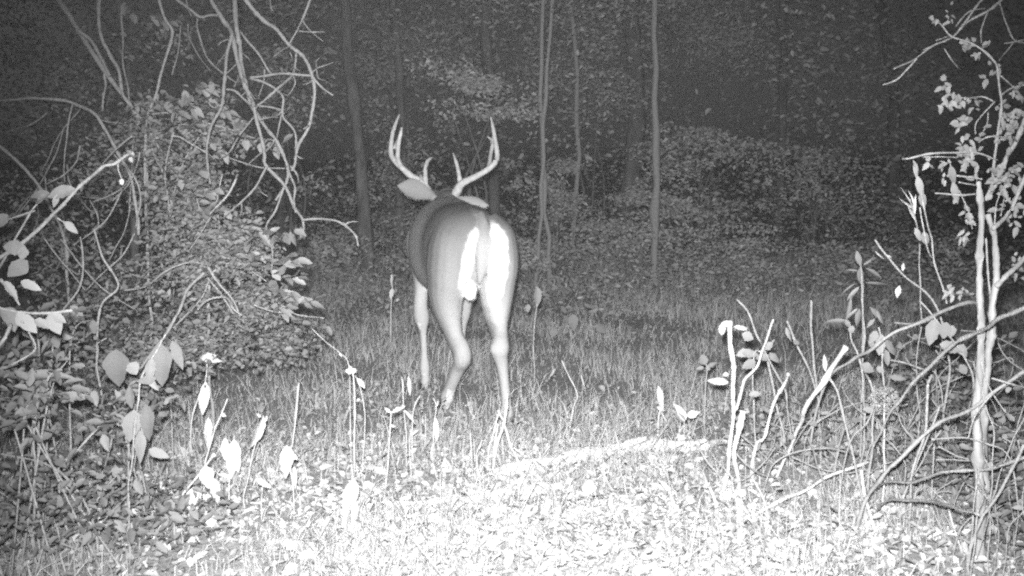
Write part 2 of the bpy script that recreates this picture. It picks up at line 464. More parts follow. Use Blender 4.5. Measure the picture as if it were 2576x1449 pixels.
    # ears: thin cupped blades
    for T, root_p, tip_p, wid, d0, d1 in ((T1, (596, 690), (338, 622), 165, 6.50, 6.40), (T1, (800, 715), (1008, 762), 120, 6.52, 6.46)):
        A, B = P(*tp(T, root_p), d0), P(*tp(T, tip_p), d1)
        ax = (B - A).normalized(); vw = (Vector((0, 0, CAMH)) - A).normalized(); wd = ax.cross(vw).normalized(); th = wd.cross(ax)
        L = (B - A).length; rings = []
        for t, w in ((-.1, .25), (.0, .42), (.15, .68), (.32, .94), (.5, 1.0), (.68, .86), (.84, .52), (.95, .22), (1.0, .07)):
            c = A + ax * L * t + (wd * .014 * math.sin(t * 3) if T is T1 else Vector()); vs = []
            for i in range(12):
                an = 2 * math.pi * i / 12
                u = math.cos(an)
                vs.append(bm.verts.new(c + wd * u * w * wid * .3472 * .5 * d0 / F + th * (math.sin(an) * .017 * min(1, w + .3) - .014 * u * u * w)))
            rings.append(vs)
        for a, b in zip(rings, rings[1:]):
            for i in range(12): bm.faces.new((a[i], a[(i + 1) % 12], b[(i + 1) % 12], b[i]))
        bm.faces.new(rings[0][::-1]); bm.faces.new(rings[-1])
    bmesh.ops.recalc_face_normals(bm, faces=bm.faces)
    me = bpy.data.meshes.new('body_draft'); bm.to_mesh(me); bm.free()
    tmp = bpy.data.objects.new('body_draft', me); COL.objects.link(tmp)
    md = tmp.modifiers.new('remesh', 'REMESH'); md.mode = 'VOXEL'; md.voxel_size = .0085
    sm = tmp.modifiers.new('smooth', 'SMOOTH'); sm.factor = .5; sm.iterations = 6
    dg = bpy.context.evaluated_depsgraph_get(); dg.update()
    body = bpy.data.meshes.new_from_object(tmp.evaluated_get(dg)); body.name = 'body'
    bpy.data.objects.remove(tmp)
    nv = len(body.vertices); co = np.empty(nv * 3, np.float32); body.vertices.foreach_get('co', co); co = co.reshape(-1, 3)
    no = np.empty(nv * 3, np.float32); body.vertices.foreach_get('normal', no); no = no.reshape(-1, 3)
    rel = co - np.array(DO)
    f = rel @ np.array(DH); l = rel @ np.array(DL); z = rel[:, 2]
    nf = no @ np.array(DH)
    ss = lambda a, b, v: (lambda t: t * t * (3 - 2 * t))(np.clip((v - a) / (b - a), 0, 1))
    jit = np.array([mnoise.noise(Vector(c) * 28) for c in co.tolist()]) * .010
    jit2 = np.array([mnoise.noise(Vector(c) * 7) for c in co.tolist()])
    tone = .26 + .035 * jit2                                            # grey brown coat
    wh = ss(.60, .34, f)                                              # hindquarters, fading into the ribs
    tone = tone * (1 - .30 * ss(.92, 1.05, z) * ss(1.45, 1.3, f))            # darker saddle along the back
    tone = tone * (1 + .62 * (1 - wh) * ss(1.4, 1.2, f))               # ribs and shoulder paler, colour lifted to make up for grazing flash light
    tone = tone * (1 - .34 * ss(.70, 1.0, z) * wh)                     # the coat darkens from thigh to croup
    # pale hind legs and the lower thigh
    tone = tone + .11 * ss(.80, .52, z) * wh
    # white rump panels either side of the tail
    cz = np.interp(z, [.55, .68, .95], [.030, .028, 0.0])
    q = l + jit - cz
    zr = [.56, .62, .70, .78, .86, .92, .965]
    oL = np.interp(z, zr, [.050, .078, .092, .088, .078, .058, .012]); oR = np.interp(z, zr, [.060, .098, .112, .115, .108, .090, .055])
    back = ss(.18, .06, f) * ss(.35, .05, nf)
    pan = np.where(q > 0, ss(oL + .014, oL - .014, q), ss(oR + .012, oR - .012, -q)) * ss(.98, .945, z) * ss(.50, .58, z) * back
    tailm = (f < -.055) & (np.abs(q) < .055) & (z > .66)
    tone = tone * (1 - pan) + .80 * pan
    tk = ss(.040, .028, np.abs(q)) * ss(.66, .70, z) * back
    tone = tone * (1 - tk) + (.36 - .13 * ss(.85, .95, z)) * tk
    dark = np.exp(-(((z - .672) / .016) ** 2 + ((q - .0) / .016) ** 2)) * back
    tone = tone * (1 - .6 * dark)
    # white inner thighs, belly and scrotum
    inn = ss(.02, -.02, np.abs(l - .02) - .085) * ss(.42, .52, z) * ss(.70, .62, z) * (f < .5)
    tone = np.maximum(tone, .62 * inn)
    tone = np.maximum(tone, .62 * ss(.60, .55, z) * (f > .2) * (f < .8) * (no[:, 2] < -.3))
    tone = np.maximum(tone, .60 * (((f - .035) / .05) ** 2 + ((l - .052) / .045) ** 2 + ((z - .61) / .045) ** 2 < 1))
    tone = np.where((f > .7) & (z < .62), np.maximum(tone, .34), tone)
    tone = np.where((f > 1.42) & (np.abs(l + .12) > .075) & (z > .93), .36, tone)   # ears
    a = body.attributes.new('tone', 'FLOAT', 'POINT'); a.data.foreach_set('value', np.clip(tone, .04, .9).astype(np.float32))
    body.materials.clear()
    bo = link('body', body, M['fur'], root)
    # coat: short hairs lying along the body
    g = np.random.default_rng(4); n = 30000
    vi = g.integers(0, nv, n); vi = vi[z[vi] > .16]; n = len(vi)
    C = co[vi] + g.normal(0, .004, (n, 3)); N = no[vi]
    flow = np.tile(np.array(-DH * .75 + Vector((0, 0, -.8))), (n, 1)) + g.normal(0, .22, (n, 3))
    flow -= N * np.sum(flow * N, 1, keepdims=True); flow /= np.linalg.norm(flow, axis=1, keepdims=True) + 1e-6
    S = np.cross(N, flow)
    L = g.uniform(.010, .024, (n, 1)); W = g.uniform(.0010, .0018, (n, 1))
    V = np.stack([C - S * W + N * .0008, C + S * W + N * .0008, C + flow * L + N * L * g.uniform(.02, .14, (n, 1))], 1)
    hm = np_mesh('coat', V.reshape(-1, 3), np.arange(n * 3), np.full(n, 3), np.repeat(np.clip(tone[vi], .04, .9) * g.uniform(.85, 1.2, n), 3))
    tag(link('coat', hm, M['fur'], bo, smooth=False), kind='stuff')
    # hooves, two toes each
    for hf, hl in ((.30, .13), (-.14, -.086), (.79, .15), (1.0, -.09)):
        c = dl(hf, hl, 0); g0 = gz(c.x, c.y)
        hb = bmesh.new()
        for s in (-1, 1):
            ring_loft(hb, [(hf - .02, hl + s * .014, .035, .013, .026), (hf - .005, hl + s * .015, .012, .015, .034), (hf + .005, hl + s * .015, g0 - .004, .015, .038)], axis='v', n=10)
        bmesh.ops.recalc_face_normals(hb, faces=hb.faces)
        hme = bpy.data.meshes.new('hoof'); hb.to_mesh(hme); hb.free()
        link('hoof', hme, M['hoof'], root)
    for s in (-1, 1):
        eb = bmesh.new(); bmesh.ops.create_uvsphere(eb, u_segments=12, v_segments=8, radius=.014)
        c = dl(1.63, -.14 + s * .068, .975)
        bmesh.ops.translate(eb, verts=eb.verts, vec=c)
        eme = bpy.data.meshes.new('eye'); eb.to_mesh(eme); eb.free()
        link('eye', eme, M['eye'], root)
    # antlers
    def antler(runs):
        V, Fc = [], []
        for k, (pix, ds, ws) in enumerate(runs):
            pts = [P(*tp(T1, p), d) for p, d in zip(pix, ds)]
            rad = [w * .3472 / 2 * d / F for w, d in zip(ws, ds)]
            v, f_ = tube(pts, rad, sides=9, step=6, rough=.05, seed=90 + k)
            b = len(V); V += v; Fc += [tuple(i + b for i in q_) for q_ in f_]
        me = bpy.data.meshes.new('antler'); me.from_pydata(V, [], Fc); me.update()
        link('antler', me, M['antler'], root)
    antler([([(575, 690), (550, 640), (505, 590), (430, 540), (365, 480), (330, 445), (300, 400), (297, 330), (312, 230), (335, 160), (358, 104)], [6.52, 6.5, 6.48, 6.46, 6.45, 6.46, 6.48, 6.5, 6.54, 6.57, 6.6], [62, 66, 54, 46, 44, 42, 40, 34, 30, 24, 8]),
            ([(370, 485), (348, 430), (346, 380), (354, 300), (368, 240), (376, 198)], [6.45, 6.42, 6.4, 6.38, 6.37, 6.37], [40, 36, 34, 32, 26, 8]),
            ([(322, 350), (330, 320), (336, 290)], [6.5, 6.53, 6.6], [24, 22, 8]),
            ([(545, 610), (546, 560), (545, 500), (558, 450), (575, 430), (597, 414)], [6.49, 6.5, 6.53, 6.56, 6.58, 6.6], [46, 36, 30, 28, 22, 5]),
            ([(530, 590), (514, 555), (508, 535)], [6.5, 6.55, 6.6], [36, 30, 8])])
    antler([([(760, 690), (778, 655), (812, 605), (900, 560), (985, 512), (1045, 460), (1066, 410), (1060, 340), (1045, 250), (1032, 180), (1019, 122)], [6.52, 6.5, 6.48, 6.46, 6.45, 6.46, 6.48, 6.5, 6.54, 6.57, 6.6], [62, 66, 54, 46, 44, 42, 38, 34, 30, 24, 8]),
            ([(1000, 505), (1012, 450), (1020, 390), (1032, 330), (1030, 295), (994, 264)], [6.45, 6.5, 6.56, 6.6, 6.64, 6.66], [36, 30, 28, 28, 26, 6]),
            ([(1026, 310), (1034, 280), (1030, 262)], [6.62, 6.64, 6.66], [18, 14, 5]),
            ([(800, 620), (792, 560), (782, 500), (766, 440), (745, 380)], [6.49, 6.5, 6.53, 6.56, 6.6], [44, 34, 28, 24, 5])])
    return root
build_deer()

# ------------------------------------------------------------------ fallen logs in the flash
def fallen_log(label, T, pix, d, w0, w1, stubs=()):
    pts = []
    for i, p in enumerate(pix):
        x, y = tp(T, p); dd = d[i]; q = P(x, y, dd)
        pts.append(q)
    n = len(pts); rad = [(w0 + (w1 - w0) * i / (n - 1)) / 2 * d[i] / F for i in range(n)]
    for i in range(n): pts[i].z = gz(pts[i].x, pts[i].y) + rad[i] * .72
    root = thing('fallen_log', label, 'log', pts[0] - Vector((0, 0, rad[0] * .7)))
    link('trunk', tube_mesh('trunk', pts, rad, sides=14, step=9, rough=.10, seed=nseed(), wob=.02), M['log'], root)
    for sp, dd, a, b in stubs:
        link('branch_stub', tube_mesh('branch_stub', [P(*tp(T, p), dd) for p in sp], [a / 2 * dd / F, (a + b) / 4 * dd / F, b / 2 * dd / F][:len(sp)], sides=8, seed=nseed(), rough=.12), M['log'], root)
    return root
fallen_log('bleached fallen log with an upturned branch stub, in front of the deer', T6, [(2060, 690), (1900, 760), (1650, 820), (1400, 870), (1150, 930)], [4.62, 4.55, 4.45, 4.36, 4.25], 46, 34,
           [([(2000, 690), (2090, 652), (2200, 618)], 4.6, 26, 12), ([(1350, 860), (1290, 850), (1290, 800)], 4.35, 16, 6)])
fallen_log('thin pale log lying level behind the tall white stub', T6, [(2640, 715), (2400, 716), (2200, 712), (2040, 700)], [4.66, 4.66, 4.64, 4.62], 32, 30)
fallen_log('low bleached log nearest the camera across the bright leaf litter', T6, [(1620, 975), (1350, 1000), (1050, 1012), (800, 1050), (350, 1110)], [4.05, 4.02, 3.98, 3.92, 3.85], 34, 22)

# ------------------------------------------------------------------ left: bare tree with hanging dead limbs
def build_bare_tree():
    root = thing('bare_tree', 'bare dead tree whose thin limbs hang down over the left bush', 'tree', (-3.3, 5.2, 0))
    link('trunk', tube_mesh('trunk', [(-3.3, 5.2, -.1), (-3.25, 5.15, 1.2), (-3.0, 5.0, 2.3), (-2.4, 4.7, 2.95), (-1.6, 4.4, 3.0), (-.9, 4.3, 2.7)], [.13, .12, .09, .06, .035, .012], sides=10, seed=3), M['trunk'], root)
    d = 4.3
    def up(px, x, z): return [Vector((x, 4.4, z))]
    B = lambda pix, dd, w0, w1, T=T3, **k: branch(root, T, pix, dd, w0, w1, 'bark' if w0 < 0 else 'deadlimb', **k)
    B([(1700, -40), (1715, 200), (1730, 350), (1760, 560), (1830, 760), (1900, 900), (2000, 1030), (2090, 1200), (2060, 1350), (2000, 1449)], 4.3, 14, 6, pre=[Vector((-1.15, 4.35, 2.85))])
    B([(1520, -30), (1620, 150), (1680, 240), (1725, 420), (1790, 640), (1850, 800), (1920, 1100), (1930, 1190), (2060, 1350), (2130, 1497), (2190, 1598), (2196, 1720)], 4.25, 13, 6, pre=[Vector((-1.5, 4.4, 2.9))])
    B([(1760, -40), (1900, 140), (2000, 210), (2110, 330), (2200, 420), (2260, 540), (2275, 680), (2240, 880), (2170, 1040), (2140, 1180), (2110, 1240)], 4.2, 11, 7, pre=[Vector((-1.2, 4.35, 2.85))])
    B([(1680, 250), (1640, 420), (1620, 600), (1600, 760), (1540, 920), (1505, 1050), (1515, 1200), (1522, 1330)], 4.25, 10, 5)
    B([(2235, -20), (2190, 140), (2160, 220), (2100, 320)], 4.1, 7, 4, pre=[Vector((-.75, 4.2, 2.75))])
    B([(2190, 140), (2250, 220), (2330, 290)], 4.1, 4, 2); B([(2160, 225), (2260, 232), (2350, 236)], 4.1, 4, 2)
    B([(1250, -20), (1380, 80), (1450, 130), (1520, 115), (1600, 130), (1680, 240)], 4.35, 7, 6, pre=[Vector((-1.9, 4.5, 2.9))])
    B([(2262, 548), (2100, 535), (1960, 540), (1810, 570)], 4.2, 7, 5); B([(1810, 570), (1900, 590), (2000, 640), (2050, 700), (2050, 850), (2140, 950), (2150, 1050), (2140, 1150)], 4.2, 6, 5)
    B([(2050, 700), (2046, 850), (2010, 1000)], 4.2, 5, 3); B([(1740, 220), (1850, 360), (1930, 490), (1965, 530)], 4.2, 6, 4)
    B([(2140, 370), (2130, 480), (2080, 570), (2000, 660), (1860, 770)], 4.2, 6, 5); B([(1840, 860), (1740, 980), (1670, 1090), (1580, 1160)], 4.2, 5, 2.5)
    B([(2260, 540), (2300, 490), (2410, 450)], 4.15, 5, 2); B([(2290, 500), (2300, 560), (2355, 580)], 4.15, 3, 2); B([(2265, 560), (2340, 630), (2420, 685)], 4.15, 5, 3)
    B([(2300, 495), (2295, 450), (2315, 420)], 4.15, 3, 1.5)
    B([(1930, 0), (1860, 120), (1750, 260), (1640, 360)], 4.15, 6, 2.5, T=T4); B([(1860, 140), (1890, 190), (1935, 222)], 4.15, 4, 2, T=T4); B([(1750, 260), (1755, 310), (1745, 350)], 4.15, 4, 2, T=T4)
    B([(2060, 150), (2000, 290), (1940, 420), (1945, 490), (1970, 620), (1965, 760)], 4.15, 6, 3.5, T=T4)
    B([(2190, 390), (2320, 375), (2450, 400), (2530, 460)], 4.15, 6, 4.5, T=T4); B([(365, 455), (440, 530), (465, 605)], 4.1, 5, 3.5, T=T9, drift=0); B([(380, 466), (415, 450), (462, 445)], 4.1, 4, 2, T=T9, drift=0)
    B([(2180, 440), (2180, 500), (2165, 530)], 4.15, 8, 5, T=T4); B([(2195, 440), (2205, 500), (2212, 530)], 4.15, 7, 4, T=T4)
    B([(2090, 0), (2140, 140), (2135, 240), (2150, 330)], 4.2, 6, 4, T=T4); B([(2100, 0), (2145, 60), (2165, 120)], 4.2, 5, 3, T=T4)
    B([(1630, 650), (1700, 660), (1800, 740), (1840, 770)], 4.2, 5, 6); B([(1860, 770), (1960, 780), (2050, 795)], 4.2, 5, 3); B([(1870, 870), (1950, 850), (2010, 845)], 4.2, 4, 2)
    B([(1430, 130), (1430, 220), (1480, 380), (1600, 520), (1700, 600)], 4.45, 5, 3); B([(1350, -20), (1370, 70), (1390, 120)], 4.45, 4, 3, pre=[Vector((-1.85, 4.5, 2.9))])
    B([(1360, 180), (1370, 270), (1430, 380), (1530, 520)], 4.55, 4, 2); B([(1955, -20), (1965, 60), (1985, 85)], 4.3, 4, 3, pre=[Vector((-1.0, 4.3, 2.8))])
    B([(1650, 280), (1600, 300), (1575, 330)], 4.2, 4, 2); B([(1640, 540), (1710, 460), (1750, 400)], 4.3, 3, 2); B([(1750, 690), (1800, 650), (1850, 720)], 4.3, 3, 2)
    B([(2110, 330), (2050, 360), (1985, 410)], 4.2, 4, 2); B([(2140, 480), (2150, 500), (2160, 510)], 4.2, 3, 2); B([(2120, 540), (2135, 600), (2090, 690), (2055, 690)], 4.25, 4, 2)
    B([(1920, 500), (1910, 600), (1870, 700)], 4.25, 4, 2); B([(2000, 210), (1990, 190), (1992, 180)], 4.2, 3, 2); B([(2230, 910), (2200, 925), (2185, 935)], 4.2, 5, 3)
    B([(2150, 1120), (2180, 1140), (2205, 1148)], 4.2, 4, 2); B([(1900, 1110), (1840, 1160), (1790, 1200)], 4.2, 4, 2); B([(1930, 1100), (1980, 1040), (1990, 1010)], 4.2, 5, 3)
    B([(1640, 380), (1620, 420), (1560, 480)], 4.3, 3, 1.5); B([(1730, 350), (1790, 400), (1820, 430)], 4.3, 4, 2); B([(1700, 620), (1720, 560), (1745, 520)], 4.3, 3, 2)
    # short spurs along the limbs
    r_ = random.Random(5)
    for _ in range(26):
        x, y = r_.choice([(1640, 420), (1760, 560), (2000, 1030), (2110, 330), (2260, 540), (2270, 700), (2240, 880), (1920, 1100), (1600, 760), (1830, 760), (2050, 850), (1900, 900), (1850, 800), (1505, 1050)])
        x += r_.uniform(-12, 12); y += r_.uniform(-60, 60); a = r_.uniform(0, 6.28); q = r_.uniform(30, 75)
        B([(x, y), (x + q * .5 * math.cos(a), y + q * .5 * math.sin(a)), (x + q * math.cos(a + .3), y + q * math.sin(a + .3))], 4.22, 3.5, 1.5)
M['sapling'] = mat('sapling_bark', .13, .36, 40, bump=.5, bump_scale=120, stretch=(1, 1, .15))
M['deadlimb'] = mat('dead_limb_bark', .12, .22, 60, bump=.5, bump_scale=160)
build_bare_tree()

# ------------------------------------------------------------------ left: the tangled bush
def build_bush():
    root = thing('tangled_bush', 'big tangled leafy bush of arching canes left of the deer', 'bush', (P(450, 900, 4.9).x, 4.9, 0))
    B = lambda pix, dd, w0, w1, T=T3, m='bark', **k: branch(root, T, pix, dd, w0, w1, m, name='cane', **k)
    B([(410, -20), (540, 180), (600, 280), (700, 430), (790, 560), (950, 780), (1060, 930), (1180, 1130), (1290, 1290), (1360, 1449), (1390, 1537), (1470, 1648), (1510, 1788), (1510, 1928)], 4.9, 14, 8, pre=[Vector((-2.6, 5.0, 2.7))], grounded=True)
    B([(560, 220), (660, 300), (730, 420), (790, 540)], 4.85, 9, 7); B([(715, -30), (730, 250), (790, 380), (850, 500), (890, 680), (980, 800)], 4.9, 10, 8, pre=[Vector((-1.85, 5.0, 2.7))])
    B([(1150, -20), (1200, 150), (1240, 240), (1190, 460), (1120, 700), (1060, 890), (1055, 1200), (1050, 1449), (1070, 1900)], 4.8, 7, 7, pre=[Vector((-1.7, 4.8, 2.6))], grounded=True)
    B([(-60, 740), (150, 715), (350, 720), (520, 745), (660, 810), (740, 900), (870, 1130), (960, 1300), (1000, 1700)], 4.6, 8, 8, pre=[Vector((-3.0, 4.7, 1.0))])
    B([(760, 540), (765, 620), (740, 700), (740, 800)], 4.8, 8, 5); B([(-40, 1030), (130, 1180), (270, 1340), (420, 1600)], 4.8, 8, 8, grounded=True)
    B([(880, 50), (895, 300), (905, 510), (940, 760)], 5.2, 4, 4); B([(1310, 100), (1300, 300), (1250, 540)], 5.3, 4, 3)
    B([(1060, 940), (1060, 1100), (1055, 1300), (1040, 1449)], 4.8, 6, 6); B([(1080, 980), (1130, 1150), (1180, 1260), (1250, 1500)], 4.8, 5, 5)
    B([(1120, 1000), (1280, 985), (1400, 1050), (1500, 1100), (1560, 1140)], 4.6, 5, 3); B([(1100, 820), (1250, 820), (1400, 850), (1550, 900), (1700, 950), (1850, 1000)], 4.7, 6, 3)
    # lower canes, measured in the second close-up
    C = lambda pix, dd, w0, w1, **k: B(pix, dd, w0, w1, T=T4, **k)
    C([(1480, 765), (1360, 890), (1290, 1060), (1200, 1230), (1050, 1430), (980, 1560)], 4.3, 8, 7, m='pale', grounded=True)
    C([(1510, 720), (1600, 860), (1700, 1000), (1740, 1090)], 4.4, 7, 4); C([(1500, 800), (1600, 920), (1700, 1060)], 4.5, 5, 4)
    C([(1530, 780), (1650, 700), (1800, 740), (1930, 830)], 4.4, 5, 3); C([(1440, 1030), (1500, 970), (1630, 945), (1700, 1030), (1760, 1080)], 4.3, 6, 4)
    C([(680, 460), (740, 640), (840, 800), (860, 890), (750, 980), (720, 1100), (705, 1400), (715, 1550)], 4.0, 5, 6, grounded=True)
    C([(1500, 700), (1350, 700), (1200, 760), (1050, 860), (900, 890)], 4.4, 5, 4); C([(580, 500), (600, 700), (560, 900), (420, 1100), (350, 1420)], 4.2, 5, 5, grounded=True)
    C([(980, 480), (900, 620), (760, 760), (620, 900)], 4.4, 4, 3); C([(1520, 780), (1420, 1000), (1100, 1300), (900, 1500)], 4.6, 4, 4, grounded=True)
    C([(690, 1180), (600, 1240), (500, 1350), (440, 1440)], 3.9, 6, 4, m='pale'); C([(780, 1240), (720, 1280), (705, 1330)], 3.95, 4, 4)
    C([(1705, 85), (1640, 200), (1520, 345)], 4.1, 6, 3, m='pale'); C([(1840, 1000), (1990, 1060), (2100, 1060), (2340, 1100)], 4.3, 4, 2)
    r_ = random.Random(21)
    for _ in range(46):                                               # the finer tangle of arching canes
        x, y = r_.uniform(200, 1700), r_.uniform(-500, 700); a = r_.uniform(-.9, .9); q = r_.uniform(300, 800); bend = r_.uniform(-.7, .7)
        pts = [(x + q * t * math.sin(a + bend * t), y + q * t * math.cos(a + bend * t)) for t in (0, .33, .66, 1)]
        C(pts, r_.uniform(4.3, 5.4), r_.uniform(3, 5), r_.uniform(2, 3))
    # leaves: the nearest sprays leaf by leaf, the inner mass as one part
    g = np.random.default_rng(3)
    sprays = []
    for T, a, b, n, d in ((T4, (1800, 440), (2150, 440), 12, 4.2), (T4, (1820, 480), (2080, 480), 8, 4.25), (T4, (1780, 540), (1860, 530), 3, 4.2), (T4, (1820, 610), (2160, 665), 11, 4.2), (T4, (1990, 640), (2110, 610), 5, 4.2), (T4, (1960, 740), (2200, 770), 10, 4.2),
                          (T4, (1940, 820), (2170, 880), 10, 4.15), (T4, (1930, 880), (2290, 960), 14, 4.15), (T4, (1970, 980), (2110, 960), 6, 4.2), (T4, (2000, 1010), (2380, 1150), 9, 4.2), (T4, (1600, 600), (1800, 560), 8, 4.3), (T4, (1650, 700), (1850, 660), 8, 4.3),
                          (T3, (1150, 640), (1280, 700), 7, 4.7), (T3, (1200, 720), (1310, 780), 8, 4.4), (T3, (1330, 640), (1420, 760), 10, 4.45), (T3, (1430, 620), (1530, 570), 9, 4.45), (T3, (1480, 660), (1660, 790), 11, 4.45), (T3, (1100, 900), (1220, 960), 8, 4.6),
                          (T3, (1300, 870), (1450, 850), 9, 4.6), (T3, (1450, 880), (1560, 1000), 9, 4.6), (T3, (1560, 980), (1620, 1080), 7, 4.5), (T3, (1650, 830), (1780, 850), 8, 4.6), (T3, (1700, 900), (1830, 1000), 8, 4.6), (T3, (1850, 1000), (2060, 1020), 12, 4.5),
                          (T3, (1380, 1180), (1470, 1200), 8, 4.5), (T3, (1300, 1290), (1500, 1380), 12, 4.5), (T3, (1080, 100), (1290, 120), 12, 5.0), (T3, (900, 0), (960, 90), 7, 5.0), (T4, (1430, 120), (1580, 130), 8, 4.4), (T4, (1430, 250), (1640, 300), 9, 4.4)):
        A, Bq = P(*tp(T, a), d), P(*tp(T, b), d - .12)
        ax = Bq - A
        for i in range(n):
            t = (i + .5) / n
            c = A + ax * t + Vector((0, 0, -.03 * math.sin(t * 3)))
            s = 1 if i % 2 else -1
            dr = (ax.normalized() * .7 + Vector((0, -.5 * s, .25 * s)) + Vector(g.normal(0, .3, 3))).normalized()
            leaf_at(root, c, dr, g.uniform(.042, .066), g.uniform(.022, .034), Vector((g.normal(0, .3), -.6, .8)), 'ovate', 'leaf')
    pts = []
    for px, py, rx, ry, d, rd, n in ((400, 330, 90, 90, 4.9, .35, 900), (470, 470, 130, 110, 4.9, .4, 1500), (520, 600, 150, 100, 4.8, .45, 1900), (600, 640, 110, 70, 4.6, .35, 1000), (300, 420, 120, 110, 5.1, .4, 900), (240, 250, 150, 120, 5.6, .4, 500),
                                      (480, 700, 190, 80, 4.8, .5, 1300), (560, 830, 200, 90, 4.8, .5, 1500), (380, 900, 200, 110, 4.5, .5, 1300), (120, 560, 150, 150, 5.2, .5, 800), (60, 300, 120, 200, 5.6, .5, 500), (220, 750, 180, 150, 4.9, .5, 1100),
                                      (640, 760, 90, 60, 4.7, .3, 500), (700, 860, 130, 60, 5.0, .5, 700), (90, 100, 140, 120, 5.9, .4, 300), (420, 110, 120, 60, 5.6, .4, 240), (500, 270, 100, 60, 4.9, .3, 300), (560, 340, 90, 60, 4.8, .3, 300)):
        c = P(px, py, d); s = d / F
        q = blob(int(n * 1.9), c, (rx * s, rd, ry * s), g)
        pts.append(q)
    pts = np.concatenate(pts)
    keep = np.array([mnoise.noise(Vector(p) * 7.5) for p in pts.tolist()]) > -.12
    pts = pts[keep]; pts = pts[pts[:, 2] > .05]
    o = leaf_cloud('foliage', pts, rng.uniform(.016, .034, len(pts)), flat=.5, seed=12, aspect=.6, parent=root, tone=(.75, 1.2))
    tag(o, kind='stuff')
build_bush()

